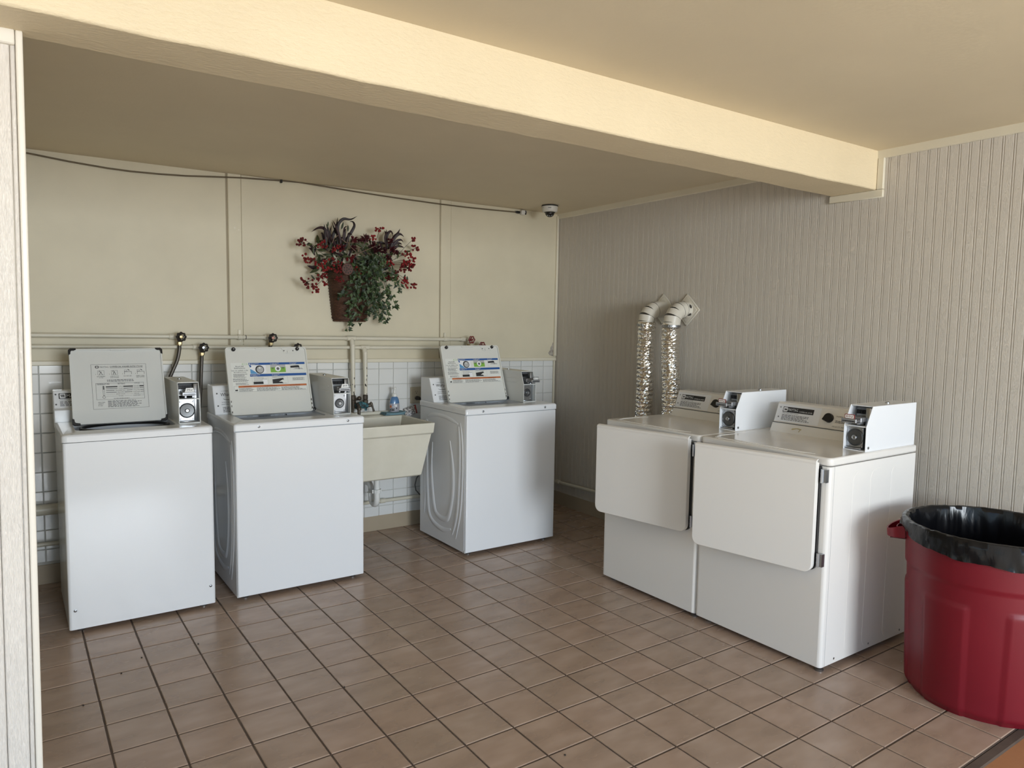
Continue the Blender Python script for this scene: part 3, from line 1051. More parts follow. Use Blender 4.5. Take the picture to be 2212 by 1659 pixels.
    D.disc(X(.20), Z(.262), X(.028), 1); D.disc(X(.20), Z(.262), X(.021), 4, 2)
    D.fine(X(.37), Z(.215), X(.70), Z(.235), 1, 2, seed=9)
    for k, s_ in enumerate(('PERSONAL', 'SAFETY', 'RULES')):
        D.text(s_, X(.09), Z(.135 - .035 * k), X(.0155 * len(s_)), Z(.024), 1)
    D.fine(X(.26), Z(.03), X(.92), Z(.185), 6, 2, seed=6)
    obj('instruction_print', D, [M['ink'], M['softink'], M['softink'], M['paper'], M['grey']], L, angle=0)
    # console
    q = G()
    x0, x1 = -0.006, 0.502
    q.prism([(0.468, WT - 0.002), (0.468, 0.985), (0.492, 0.992), (0.540, 1.078), (0.60, 1.078), (0.60, WT - 0.002)], x0, x1, 'yz', 0.003)
    C = obj('console', q, M['white'], t)
    uy = Vector((0, 0.048, 0.086)).normalized()
    D = Decal((x0 + 0.004, 0.4925, 0.9935), (1, 0, 0), uy, 0.0012)
    D.rect(0, 0.002, 0.49, 0.094, 0, 0.5)
    D.rect(0.02, 0.050, 0.28, 0.080, 1)
    D.poly(rrect(0.024, 0.050, 0.053, 0.077, 0.003, 2), 0, 1.5)
    for k in range(3):
        D.poly([(0.028 + .006 * k, .072), (0.032 + .006 * k, .072), (0.035 + .005 * k, .059), (0.031 + .005 * k, .059)], 1, 2)
    D.text('MAYTAG', 0.054, 0.056, 0.085, 0.018, 0)
    D.text('COMMERCIAL WASHER', 0.150, 0.056, 0.11, 0.008, 0)
    D.text('PERSONAL SAFETY RULES', 0.024, 0.040, 0.11, 0.006, 2)
    D.fine(0.024, 0.008, 0.22, 0.036, 4, 2, seed=3)
    obj('console_plate', D, [M['plate'], M['ink'], M['softink']], C, angle=0)
    q = G()
    for v in (0.075, 0.02):
        p = Vector((x0 + 0.024, 0.4925, 0.9935)) + uy * v
        q.ball((p.x - 0.013, p.y - 0.0015, p.z), 0.0042, 10, 6)
    objs('plate_screw', q, M['softink'], C)
    coin_box(t, 0.509, 0.612, 0.140, 0.56, WT, 1.130, 1.047, 0.034, '75¢', 'cut', 0.038, M['grey'], 0.012)
    return t

def beads(parent, w):
    """pressed ridges on the left side of the cabinet"""
    q = G()
    def loop(pts, r, n=8):
        P_ = [Vector((0.0, p[0], p[1])) for p in pts]
        # Catmull-Rom through the points
        out = []
        m = len(P_)
        for i in range(m - 1):
            p0, p1, p2, p3 = P_[max(i - 1, 0)], P_[i], P_[i + 1], P_[min(i + 2, m - 1)]
            for k in range(n):
                s_ = k / n
                out.append(0.5 * ((2 * p1) + (p2 - p0) * s_ + (2 * p0 - 5 * p1 + 4 * p2 - p3) * s_ ** 2 + (3 * p1 - p0 - 3 * p2 + p3) * s_ ** 3))
        out.append(P_[-1])
        q.tube(out, [1.45 * r * min(1, 0.35 + 4 * min(i, len(out) - 1 - i) / len(out)) for i in range(len(out))], 8)
        q.v[-len(out) * 8:] = [Vector((v.x * 0.30 - 0.0008, v.y, v.z)) for v in q.v[-len(out) * 8:]]
    loop([(0.545, 0.15), (0.525, 0.30), (0.535, 0.60), (0.53, 0.76), (0.515, 0.80)], 0.008)
    loop([(0.50, 0.80), (0.506, 0.60), (0.49, 0.30), (0.45, 0.15), (0.30, 0.105), (0.18, 0.13)], 0.012)
    loop([(0.16, 0.10), (0.10, 0.25), (0.075, 0.50), (0.075, 0.70), (0.09, 0.805)], 0.011)
    loop([(0.115, 0.085), (0.06, 0.28), (0.04, 0.50), (0.045, 0.70), (0.07, 0.83)], 0.008)
    loop([(0.43, 0.66), (0.44, 0.45), (0.40, 0.24), (0.35, 0.185), (0.25, 0.18), (0.20, 0.22), (0.155, 0.38), (0.16, 0.55), (0.20, 0.70)], 0.013)
    loop([(0.50, 0.82), (0.40, 0.845), (0.25, 0.845), (0.10, 0.82)], 0.009)
    return objs('side_ridge', q, M['white'], parent)

def washer_two(x0, cx0, cyf, label, out, logo):
    w, d = 0.694, 0.60
    t = thing('washer', label, 'washing machine', (x0, 0.11, 0), 0, 'washing machines along the back wall')
    # side wrapper, with the front panel standing just ahead of it
    q = G()
    q.box(0, w, 0.014, d, 0.02, 0.884)
    body = cabinet(w, d, 0.02, 0.884, 0.004, M['white'], t)
    for v in body.data.vertices:
        v.co.y = max(v.co.y, 0.014)
    q = G(); q.prism(rrect(0.0015, w - 0.0015, -0.004, 0.011, 0.008, 3, (1, 1, 0, 0)), 0.022, 0.882, 'xy', 0.0015)
    obj('front_panel', q, M['white'], t)
    beads(t, w)
    q = G(); q.box(-0.001, 0.012, 0.004, 0.016, 0.018, 0.034, 0.002)
    obj('panel_clip', q, M['grey'], t)
    top_frame(w, d, 0.887, WT, (0.07, 0.535, 0.115, 0.40), M['white'], t, 0.012, 0.005)
    # grey tub cover sloping into the opening, with a printed strip at the back
    q = G()
    ring_o = rrect(0.071, 0.534, 0.116, 0.399, 0.034, 5)
    n = len(ring_o)
    cx, cy = 0.30, 0.262
    ring_i = []
    for p in ring_o:
        a = math.atan2((p[1] - cy) / 0.95, p[0] - cx)
        ring_i.append((cx + 0.175 * math.cos(a), cy + 0.115 * math.sin(a)))
    q.add([(*p, WT - 0.008) for p in ring_o] + [(cx + (p[0] - cx) * .93, cy + (p[1] - cy) * .93, WT - 0.022) for p in ring_o] + [(*p, WT - 0.038) for p in ring_i],
          [(i, (i + 1) % n, n + (i + 1) % n, n + i) for i in range(n)] + [(n + i, n + (i + 1) % n, 2 * n + (i + 1) % n, 2 * n + i) for i in range(n)])
    cov = obj('tub_cover', q, M['liner'], t)
    tub(t, cx, cy, 0.20, WT - 0.045, False)
    D = Decal((0.16, 0.381, WT - 0.0235), (1, 0, 0), (0, 0.55, 0.55), 0.002)
    D.text('MAX', 0.0, 0.002, 0.03, 0.006, 0); D.frame(0.06, -0.004, 0.15, 0.013, .001, 0)
    D.fine(0.065, -0.002, 0.145, 0.011, 3, 0, seed=5, fill=.55); D.text('LINT', 0.17, 0.002, 0.03, 0.005, 0)
    D.rect(0.215, -0.002, 0.221, 0.011, 0)
    D.v = [Vector((v.x, v.y - 0.012, v.z + 0.004)) for v in D.v]
    obj('cover_print', D, [M['ink']], cov, angle=0)
    for x, y in ((0.05, 0.05), (w - 0.05, 0.05), (0.05, d - 0.05), (w - 0.05, d - 0.05)):
        foot(t, x, y)
    screws(t, [(0.118, -0.005, 0.904), (w - 0.095, -0.005, 0.904)], 0.0055)
    L, lw, ll = lid(t, 0.064, 0.522, 0.322, WT + 0.002, 0.452, 1.293, M['grey_lid'], 1)
    # bumpers, strike plate and rust
    q = G()
    for u in (0.10, 0.885):
        q = G()
        q.lathe([(0.011, 0.004), (0.011, -0.006), (0.008, -0.010), (0.0001, -0.010)], (u * lw, 0, ll - 0.012), 'y', 14)
        q.lathe([(0.004, -0.0095), (0.0035, -0.0112), (0.0001, -0.0112)], (u * lw, 0, ll - 0.012), 'y', 8, 1)
        obj('bumper', q, [M['black'], M['zinc']], L)
    q = G()
    q.lathe([(0.010, 0.006), (0.010, -0.005), (0.0001, -0.007)], (lw + 0.006, 0, 0.012), 'y', 10)
    obj('bumper', q, [M['black'], M['zinc']], L)
    q = G()
    q.prism([(0.68 * lw, ll - 0.004), (0.69 * lw, ll - 0.012), (0.71 * lw, ll - 0.034), (0.76 * lw, ll - 0.040), (0.80 * lw, ll - 0.036), (0.86 * lw, ll - 0.034), (0.875 * lw, ll - 0.020), (0.875 * lw, ll - 0.004)], 0.0005, 0.0042, 'xz', 0.001)
    q.box(0.755 * lw, 0.775 * lw, -0.005, 0.001, ll - 0.036, ll - 0.022, 0.0015)
    q.lathe([(0.004, 0.0008), (0.0035, -0.001), (0.0001, -0.001)], (0.715 * lw, 0, ll - 0.022), 'y', 8, 1)
    q.lathe([(0.004, 0.0008), (0.0035, -0.001), (0.0001, -0.001)], (0.83 * lw, 0, ll - 0.022), 'y', 8, 1)
    obj('lid_strike', q, [M['grey_lid'], M['softink']], L)
    q = G(); q.box(0.36 * lw, 0.56 * lw, -0.005, 0.004, ll - 0.011, ll - 0.003, 0.002)
    obj('lid_grip', q, M['grey_lid'], L)
    q = G()
    R = random.Random(int(x0 * 100))
    for u in (0.012, 0.988):
        for k in range(3):
            z = 0.012 + 0.026 * k + R.uniform(0, .01)
            a = R.uniform(.002, .004)
            q.prism([(u * lw - a, z), (u * lw + a * .6, z - .002), (u * lw + a, z + .008), (u * lw - a * .3, z + .012)], -0.0036, -0.0028, 'xz')
    objs('rust_spot', q, M['rust'], L, angle=0)
    # printed sheet
    Wd, Hd = 0.915 * lw, 0.435 * ll
    D = Decal((0.052 * lw, 0.0036, 0.335 * ll), (1, 0, 0), (0, 0, 1))
    def X(f): return f * Wd
    def Z(f): return (1 - f) * Hd
    D.rect(0, 0, Wd, Hd, 0, 0.4)
    K, S, B, GR, OR, LB, PG = 1, 2, 3, 4, 5, 6, 7
    D.poly(rrect(X(.145), X(.215), Z(.075), Z(.02), .004, 3), GR); D.poly(rrect(X(.15), X(.21), Z(.068), Z(.027), .003, 3), 0, 1.5)
    D.text('Read All', X(.06), Z(.15), X(.10), Z(.10) - Z(.15), K)
    D.text('Instructions', X(.04), Z(.21), X(.14), .009, K)
    D.text('Lea con cuidado todas', X(.0), Z(.285), X(.215), .008, K)
    D.text('las instrucciones.', X(.03), Z(.345), X(.165), .008, K)
    D.fine(X(.02), Z(.51), X(.21), Z(.375), 4, S, seed=1)
    D.fine(X(.01), Z(.65), X(.23), Z(.53), 4, S, seed=2)
    D.fine(X(.04), Z(.76), X(.21), Z(.68), 3, S, seed=3)
    D.rect(X(.228), Z(.085), X(.995), Z(.01), B)
    D.rect(X(.236), Z(.485), X(1.0), Z(.40), B)
    for (u, v, n_, a) in ((.236, .01, '1', 'ADD DETERGENT'), (.515, .01, '2', 'LOAD CLOTHES'), (.785, .01, '3', 'CLOSE LID'), (.245, .40, '4', 'INSERT COINS'), (.525, .40, '5', 'PUSH START')):
        D.text(n_, X(u), Z(v + .068), X(.012), .0085, 0, 2.5)
        D.text(a, X(u + .02), Z(v + .045), X(.0085 * len(a)), .0045, 0, 2.5)
        D.fine(X(u + .02), Z(v + .075), X(u + .10), Z(v + .052), 1, 0, 2.5, seed=int(u * 100))
    # 1: drum seen from above, detergent
    D.rect(X(.245), Z(.365), X(.455), Z(.09), PG); D.poly([(X(.245), Z(.39)), (X(.245), Z(.22)), (X(.27), Z(.25)), (X(.345), Z(.39))], LB, 1.5)
    D.disc(X(.37), Z(.245), X(.058), K, 1.8, 20); D.disc(X(.375), Z(.25), X(.045), 8, 2.2, 20); D.disc(X(.372), Z(.19), X(.012), 0, 2.6, 10)
    D.poly([(X(.235), Z(.09)), (X(.255), Z(.09)), (X(.265), Z(.15)), (X(.245), Z(.17))], B, 1.6)
    # 2: green picture
    D.rect(X(.515), Z(.355), X(.72), Z(.085), 8); D.rect(X(.515), Z(.355), X(.72), Z(.18), GR, 1.5)
    D.disc(X(.615), Z(.23), X(.04), PG, 2, 14); D.disc(X(.615), Z(.23), X(.02), S, 2.4, 10)
    for u in (.545, .685):
        D.poly([(X(u - .02), Z(.19)), (X(u + .02), Z(.19)), (X(u + .008), Z(.23)), (X(u - .008), Z(.23))], S, 2)
    # 3: closing the lid
    D.frame(X(.785), Z(.355), X(.985), Z(.09), .0008, 8); D.poly([(X(.79), Z(.21)), (X(.79), Z(.14)), (X(.90), Z(.12)), (X(.92), Z(.20))], K, 1.5)
    D.poly([(X(.82), Z(.26)), (X(.87), Z(.215)), (X(.95), Z(.22)), (X(.97), Z(.27))], 8, 1.6); D.rect(X(.905), Z(.27), X(.912), Z(.13), K, 2)
    # 4, 5: panels
    D.rect(X(.26), Z(.745), X(.465), Z(.50), 0, 1); D.frame(X(.255), Z(.75), X(.47), Z(.50), .0008, 8)
    D.fine(X(.28), Z(.66), X(.42), Z(.51), 5, 8, 1.5, seed=8); D.rect(X(.27), Z(.75), X(.40), Z(.665), K, 1.8); D.poly([(X(.39), Z(.58)), (X(.455), Z(.58)), (X(.455), Z(.75)), (X(.41), Z(.75))], PG, 2); D.rect(X(.385), Z(.585), X(.455), Z(.575), S, 2.2)
    D.frame(X(.52), Z(.75), X(.735), Z(.50), .0008, 8); D.poly([(X(.525), Z(.745)), (X(.525), Z(.60)), (X(.67), Z(.56)), (X(.71), Z(.745))], K, 1.5)
    D.poly([(X(.61), Z(.69)), (X(.66), Z(.62)), (X(.73), Z(.61)), (X(.73), Z(.74)), (X(.67), Z(.74)), (X(.65), Z(.69))], 0, 2)
    D.fine(X(.53), Z(.545), X(.72), Z(.51), 2, S, 1.5, seed=9)
    D.fine(X(.80), Z(.66), X(.985), Z(.55), 4, S, 1.5, seed=10)
    # warnings
    D.frame(X(.01), Z(.995), X(.99), Z(.80), .0008, S); D.rect(X(.07), Z(.85), X(.985), Z(.785), OR, 1.5)
    D.poly([(X(.022), Z(.96)), (X(.03), Z(.90)), (X(.04), Z(.93)), (X(.05), Z(.89)), (X(.06), Z(.96))], K, 2)
    for u, a in ((.13, '! WARNING'), (.40, '! AVERTISSEMENT'), (.74, '! ADVERTENCIA')):
        D.text(a, X(u), Z(.838), X(.012 * len(a)), .0055, K, 2.5)
    for k, (a, b) in enumerate(((.075, .29), (.305, .62), (.635, .98))):
        D.fine(X(a), Z(.985), X(b), Z(.865), 5, S, 1.5, seed=20 + k)
    obj('instruction_sheet', D, [M['sheet'], M['ink'], M['softink'], M['blue'], M['green'], M['orange'], M['lblue'], M['plate'], M['paleink']], L, angle=0)
    # console
    q = G()
    x1 = cx0 - 0.008
    q.prism([(0.412, WT - 0.002), (0.476, 1.074), (0.482, 1.080), (0.592, 1.080), (0.598, 1.072), (0.598, WT - 0.002)], 0.0, x1, 'yz', 0.003)
    C = obj('console', q, M['white'], t)
    uy = Vector((0, 0.064, 0.152)).normalized()
    D = Decal((0.0, 0.412, WT - 0.002), (1, 0, 0), uy, 0.0012)
    D.poly(rrect(0.006, x1 - 0.006, 0.004, 0.156, 0.004, 2), 0, 0.6)
    D.text('Whirlpool', 0.038, 0.100, 0.092, 0.026, 1)
    D.text('COMMERCIAL', 0.042, 0.134, 0.06, 0.005, 2)
    D.add([D.P(.08 + .03 * math.cos(a), .092 + .008 * math.sin(a), 2) for a in [PI + PI * k / 8 for k in range(9)]] +
          [D.P(.08 + .028 * math.cos(a), .093 + .006 * math.sin(a), 2) for a in [PI + PI * k / 8 for k in range(9)]], [(i, i + 1, 10 + i, 9 + i) for i in range(8)], 2)
    D.text('WASHER OPERATING', 0.040, 0.068, 0.12, 0.006, 2); D.text('INSTRUCTIONS', 0.040, 0.056, 0.09, 0.006, 2)
    D.fine(0.044, 0.012, 0.15, 0.046, 4, 2, seed=7)
    obj('console_plate', D, [M['plate'], M['ink'], M['softink']], C, angle=0)
    q = G()
    for v in (0.124, 0.052):
        p = Vector((0.0, 0.412, WT - 0.002)) + uy * v
        q.ball((0.020, p.y - 0.0015, p.z), 0.0045, 10, 6)
    objs('plate_screw', q, M['softink'], C)
    coin_box(t, cx0, cx0 + 0.103, cyf, 0.57, WT, 1.128, 1.042, 0.034, '$0.75', 'cut' if logo else 'pill', 0.027, M['grey'], out, vent=True)
    return t
M['grey_lid'] = mat('off_white_lid', (0.66, 0.66, 0.62), 0.3)
M['sheet'] = mat('off_white_sheet', (0.72, 0.73, 0.69), 0.4)
washer_one()
washer_two(0.894, 0.565, 0.118, 'white top-loading washer with blue-striped instructions inside its lid, left of the sink', 0.045, True)
washer_two(2.257, 0.535, 0.150, 'white top-loading washer with blue-striped instructions inside its lid, right of the sink', 0.07, False)

# ------------------------------------------------------------------ dryers
def dryer(y0, label, stained, tilt_open):
    w, d = 0.682, 0.690
    t = thing('dryer', label, 'tumble dryer', (2.73, y0, 0), -PI / 2, 'dryers along the right wall')
    q = G()
    q.prism(rrect(0, w, 0, d, 0.016, 4, (1, 1, 0, 0)), 0.024, 0.884, 'xy', 0.0015)
    obj('cabinet', q, M['creamdoor'], t)
    q = G()
    out = rrect(-0.003, w + 0.003, -0.003, d, 0.024, 5, (1, 1, 0, 0))
    q.prism(out, 0.887, 0.922, 'xy', 0.009, 3)
    top = obj('top_panel', q, M['cream'], t)
    # raised lip round the front half of the top
    q = G()
    q.tube([(0.045, d * .42, 0.9215), (0.035, 0.10, 0.9215), (0.06, 0.035, 0.9215), (w - 0.16, 0.03, 0.9215), (w - 0.10, 0.045, 0.9215)], [0.002, 0.006, 0.007, 0.007, 0.003], 8)
    q.v = [Vector((v.x, v.y, 0.9215 + (v.z - 0.9215) * 0.6)) for v in q.v]
    obj('top_ridge', q, M['cream'], top)
    # seam down the near side, and the three pressed panels
    q = G(); q.box(w - 0.002, w + 0.0006, 0.030, 0.0315, 0.026, 0.884)
    obj('side_seam', q, M['paleink'], t)
    for a, b in ((0.175, 0.268), (0.312, 0.424), (0.483, 0.588)):
        q = G()
        q.prism(rrect(a, b, 0.04, 0.845, 0.045, 8), w - 0.002, w + 0.0007, 'yz', 0.0006)
        obj('pressed_panel', q, M['creamdoor'], t, angle=0)
    q = G()
    for yy in (0.10, 0.37, 0.64):
        q.lathe([(0.005, w - 0.001), (0.005, w + 0.001), (0.0001, w + 0.001)], (0, yy, 0.045), 'x', 10)
    objs('side_screw', q, M['steel'], t)
    for x, y in ((0.05, 0.05), (w - 0.025, 0.035), (0.05, d - 0.06), (w - 0.05, d - 0.06)):
        foot(t, x, y)
    # door, hung at its right, with a flared lip along the top
    dw = 0.566
    x0 = 0.076
    q = G()
    q.prism(rrect(-dw, 0, 0.436, 0.902, 0.036, 6, (1, 1, 0, 0)), -0.030, 0.0, 'xz', 0.003, 2)
    q.prism([(0.0, 0.895), (-0.030, 0.895), (-0.032, 0.903), (-0.027, 0.911), (-0.014, 0.916), (-0.004, 0.914), (-0.018, 0.908)], -dw + 0.002, -0.002, 'yz', 0.0)
    D_ = obj('door', q, M['creamdoor'], t)
    D_.location = (x0 + dw, -0.016, 0)
    D_.rotation_euler = (0, 0, tilt_open)
    for z0 in (0.462, 0.818):
        q = G()
        q.cyl((w - 0.024, -0.020, z0), (w - 0.024, -0.020, z0 + 0.058), 0.0055, 10)
        q.box(w - 0.026, w - 0.006, -0.018, 0.001, z0 + 0.002, z0 + 0.056)
        q.cyl((w - 0.024, -0.020, z0 + 0.018), (w - 0.024, -0.020, z0 + 0.020), 0.0065, 10)
        q.cyl((w - 0.024, -0.020, z0 + 0.038), (w - 0.024, -0.020, z0 + 0.040), 0.0065, 10)
        obj('hinge', q, M['chrome'], t)
    q = G(); q.prism(rrect(x0 + 0.01, x0 + dw + 0.004, 0.436, 0.884, 0.036, 6, (1, 1, 0, 0)), -0.013, 0.001, 'xz', 0.002)
    obj('door_gasket', q, M['black'], t)
    # console
    q = G()
    x0c, x1c = 0.05, 0.56
    pr = [(0.462, 0.918), (0.486, 0.966), (0.494, 0.970), (0.530, 1.062), (0.538, 1.068), (0.615, 1.068), (0.62, 1.06), (0.62, 0.918)]
    q.prism(pr, x0c, x1c, 'yz', 0.0025)
    C = obj('console', q, M['cream'], t)
    q = G(); q.box(x0c + .001, x1c, 0.4845, 0.492, 0.9655, 0.9685)
    obj('console_seam', q, M['softink'], C)
    uy = Vector((0, 0.036, 0.092)).normalized()
    D = Decal((x0c, 0.494, 0.970), (1, 0, 0), uy, 0.0012)
    D.poly(rrect(0.004, 0.25, 0.003, 0.094, 0.002, 2), 0, 0.5)
    D.rect(0.038, 0.054, 0.212, 0.082, 1)
    D.poly(rrect(0.041, 0.065, 0.057, 0.079, 0.003, 2), 0, 1.5)
    for k in range(3):
        D.poly([(0.046 + .005 * k, .072), (0.050 + .005 * k, .072), (0.0525 + .0045 * k, .063), (0.0485 + .0045 * k, .063)], 1, 2)
    D.text('MAYTAG', 0.069, 0.061, 0.055, 0.014, 0)
    D.text('COMMERCIAL DRYER', 0.131, 0.059, 0.075, 0.007, 0)
    D.text('PERSONAL SAFETY RULES', 0.042, 0.046, 0.09, 0.005, 2)
    D.fine(0.04, 0.010, 0.205, 0.042, 5, 2, seed=13)
    D.text('INSERT COINS TO START', 0.335, 0.060, 0.13, 0.006, 2)
    D.fine(0.335, 0.030, 0.46, 0.044, 2, 2, seed=14)
    D.text('SELECT TEMPERATURE', 0.325, 0.008, 0.13, 0.006, 2)
    obj('console_plate', D, [M['plate'], M['ink'], M['softink']], C, angle=0)
    q = G()
    for v in (0.078, 0.026):
        p = Vector((x0c, 0.494, 0.970)) + uy * v
        q.ball((x0c + 0.022, p.y - 0.001, p.z), 0.0042, 10, 6)
    objs('plate_screw', q, M['zinc'], C)
    # selector knob with its pointer
    nrm = Vector((0, -0.092, 0.036)).normalized()
    q = G()
    pk = [(0.023 * math.cos(a), 0.023 * math.sin(a)) for a in [math.radians(k) for k in range(-120, 181, 15)]]
    pk = [(0.023 * math.cos(math.radians(k)), 0.023 * math.sin(math.radians(k))) for k in range(-125, 170, 14)] + [(-0.030, -0.013)]
    c = Vector((x0c + 0.300, 0.494, 0.970)) + uy * 0.050
    bm = bmesh.new()
    rings = []
    for (h, s_) in ((0.0, 1.0), (0.014, 0.98), (0.018, 0.9)):
        rings.append([bm.verts.new(c + Vector((1, 0, 0)) * p[0] * s_ + uy * p[1] * s_ + nrm * h) for p in pk])
    for A, B in zip(rings, rings[1:]):
        for i in range(len(pk)):
            j = (i + 1) % len(pk)
            bm.faces.new((A[i], A[j], B[j], B[i]))
    bm.faces.new(rings[-1])
    q.bm(bm)
    K = obj('selector_knob', q, M['black'], C)
    if stained:
        q = Decal((x0c + 0.12, 0.4725, 0.9385), (1, 0, 0), (0, 0.447, 0.894), 0.001)
        q.poly([(0, 0.004), (0.006, 0.0), (0.03, 0.008), (0.055, 0.006), (0.057, 0.010), (0.035, 0.013), (0.02, 0.011), (0.005, 0.008)], 0)
        q.poly([(0.048, 0.008), (0.053, 0.008), (0.046, -0.008), (0.043, -0.006)], 0)
        obj('yellow_stain', q, M['stain'], C, angle=0)
    coin_box(t, 0.566, 0.671, 0.276, 0.690, 0.921, 1.118, 1.030, 0.044, '60¢', 'red', 0.038, M['white'], 0.052)
    q = G(); q.lathe([(0.006, 0.671), (0.006, 0.673), (0.0001, 0.6735)], (0, 0.296, 0.938), 'x', 12)
    obj('side_bolt', q, M['steel'], t)
    return t
M['stain'] = mat('yellow_stain', (0.52, 0.43, 0.22), 0.5)
dryer(-0.630, 'cream tumble dryer with hinged front door, the far one beside the silver vents', False, 0.183)
dryer(-1.318, 'cream tumble dryer with hinged front door, the near one beside the red bin', True, 0.183)

# ------------------------------------------------------------------ laundry sink
def make_sink():
    t = thing('utility_sink', 'cream moulded laundry sink hung between the middle washer and the corner washer', 'sink', (1.605, 0.34, 0))
    w, d, zt_ = 0.562, 0.565, 0.818
    q = G()
    # outer shell: rim band, then a bowl that tapers down
    def ring(ix, fy, by, z):
        return [(ix, fy, z), (w - ix, fy, z), (w - ix, d - by, z), (ix, d - by, z)]
    rings = [ring(0.0, 0.0, 0.0, zt_), ring(0.006, 0.006, 0.0, zt_ - 0.066), ring(0.016, 0.016, 0.0, zt_ - 0.070), ring(0.058, 0.070, 0.03, 0.478), ring(0.075, 0.09, 0.05, 0.470)]
    vs = [v for r_ in rings for v in r_]
    fs = []
    for i in range(len(rings) - 1):
        for k in range(4):
            a = i * 4 + k; b = i * 4 + (k + 1) % 4
            fs.append((a, b, b + 4, a + 4))
    fs.append((16, 17, 18, 19))
    b0 = len(vs)
    deck = 0.13
    inn = [(0.018, 0.018, zt_), (w - 0.018, 0.018, zt_), (w - 0.018, d - deck, zt_), (0.018, d - deck, zt_)]
    inn2 = [(0.075, 0.085, 0.50), (w - 0.075, 0.085, 0.50), (w - 0.075, d - deck - 0.03, 0.50), (0.075, d - deck - 0.03, 0.50)]
    vs += inn + inn2
    for k in range(4):
        a = b0 + k; b = b0 + (k + 1) % 4
        fs += [(k, (k + 1) % 4, b, a), (a, b, b + 4, a + 4)]
    fs.append((b0 + 4, b0 + 5, b0 + 6, b0 + 7))
    bm = bmesh.new()
    V = [bm.verts.new(v) for v in vs]
    for f in fs:
        bm.faces.new([V[i] for i in f])
    bmesh.ops.recalc_face_normals(bm, faces=bm.faces[:])
    bmesh.ops.bevel(bm, geom=[e for e in bm.edges if e.is_manifold and e.calc_face_angle(0) > 0.4], offset=0.005, segments=2, profile=0.5, affect='EDGES')
    q.bm(bm)
    obj('basin', q, M['sink'], t)
    q = G()
    q.box(0.0, w, d - 0.028, d - 0.002, zt_ - 0.001, zt_ + 0.020, 0.005)
    obj('splash_lip', q, M['sink'], t)
    q = G()
    q.prism(rrect(0.20, 0.40, d - 0.120, d - 0.085, 0.012, 4), zt_ - 0.001, zt_ + 0.003, 'xy', 0.0015)
    obj('soap_ledge', q, M['sink'], t)
    # trap under the bowl
    q = G()
    cx, cy = 0.300, 0.30
    pts = [(cx, cy, 0.475), (cx, cy, 0.31)]
    for k in range(0, 13):
        a = PI * k / 12
        pts.append((cx - 0.0 , cy + 0.045 - 0.045 * math.cos(a), 0.30 - 0.045 * math.sin(a)))
    pts += [(cx, cy + 0.09, 0.34)]
    for k in range(1, 7):
        a = 0.5 * PI * k / 6
        pts.append((cx, cy + 0.09 + 0.04 * (1 - math.cos(a)), 0.34 + 0.04 * math.sin(a)))
    pts += [(cx - 0.02, d + 0.02, 0.384)]
    q.tube(pts, 0.0195, 14)
    tr = obj('drain_trap', q, M['pvc'], t)
    for (z, y) in ((0.352, cy), (0.315, cy + 0.09)):
        q = G()
        q.lathe([(0.021, z - 0.012), (0.028, z - 0.011), (0.028, z + 0.011), (0.021, z + 0.012)], (cx, y, 0), 'z', 10)
        for k in range(2):
            a = PI * k
            q.box(cx + 0.027 * math.cos(a) - .006, cx + 0.027 * math.cos(a) + .006, y - .003, y + .003, z - .014, z + .010, 0.001)
        obj('slip_nut', q, M['pvc'], tr)
    q = G(); q.lathe([(0.045, d - 0.004), (0.042, d + 0.006), (0.02, d + 0.010)], (cx - 0.02, 0, 0.384), 'y', 20)
    obj('wall_flange', q, M['trim'], t)
    return t
make_sink()

# ------------------------------------------------------------------ pipework on the back wall
PY = 0.885
def run(x0, x1, z0, r, n=8):
    return [(x0 + (x1 - x0) * i / n, PY, z0 + TZ(x0 + (x1 - x0) * i / n)) for i in range(n + 1)]
ZU, ZL = 1.333, 1.273            # the two runs, at x = 1.95

def fitting(parent, x, z, name='coupling', r=0.0165, w=0.05, m=None):
    q = G()
    q.lathe([(r * .86, x - w / 2), (r, x - w / 2 + .003), (r, x + w / 2 - .003), (r * .86, x + w / 2)], (0, PY, z), 'x', 14)
    return obj(name, q, m or M['pipe'], parent)

up_ = thing('water_pipe', 'upper cream-painted water pipe running along the back wall, with one drop to the faucet', 'pipe', (1.4, PY, ZU))
up_.location = (0, 0, 0)
q = G(); q.tube(run(-0.02, 2.76, ZU, .012), 0.0125, 12)
obj('pipe_run', q, M['pipe'], up_)
for x, w in ((0.755, .05), (1.125, .03), (1.30, .06), (1.834, .06), (2.55, .045), (2.70, .05)):
    fitting(up_, x, ZU + TZ(x), w=w)
q = G(); q.tube([(1.834, PY, ZU), (1.834, PY - .012, ZU - .02), (1.834, 0.862, ZU - .05), (1.836, 0.860, 0.955)], [0.015, 0.0165, 0.0165, 0.0125], 12)
q.tube([(1.834, 0.862, ZU - .04), (1.835, 0.861, ZU - .09)], [0.0165, 0.0135], 12)
obj('riser', q, M['pipe'], up_)
for x in (1.128, 2.553):
    q = G()
    z = ZU + TZ(x)
    q.torus((x, PY, z), 0.0145, 0.003, 'x', 14, 6)
    q.box(x - 0.008, x + 0.008, PY - 0.006, YB - 0.0135, z + 0.010, z + 0.016)
    q.box(x - 0.008, x + 0.008, YB - 0.019, YB - 0.0135, z + 0.012, z + 0.045, 0.001)
    obj('pipe_strap', q, M['trim'], up_)
q = G(); q.torus((1.158, PY, ZU + TZ(1.158)), 0.0125, 0.002, 'x', 14, 6)
obj('bare_band', q, M['rust'], up_)

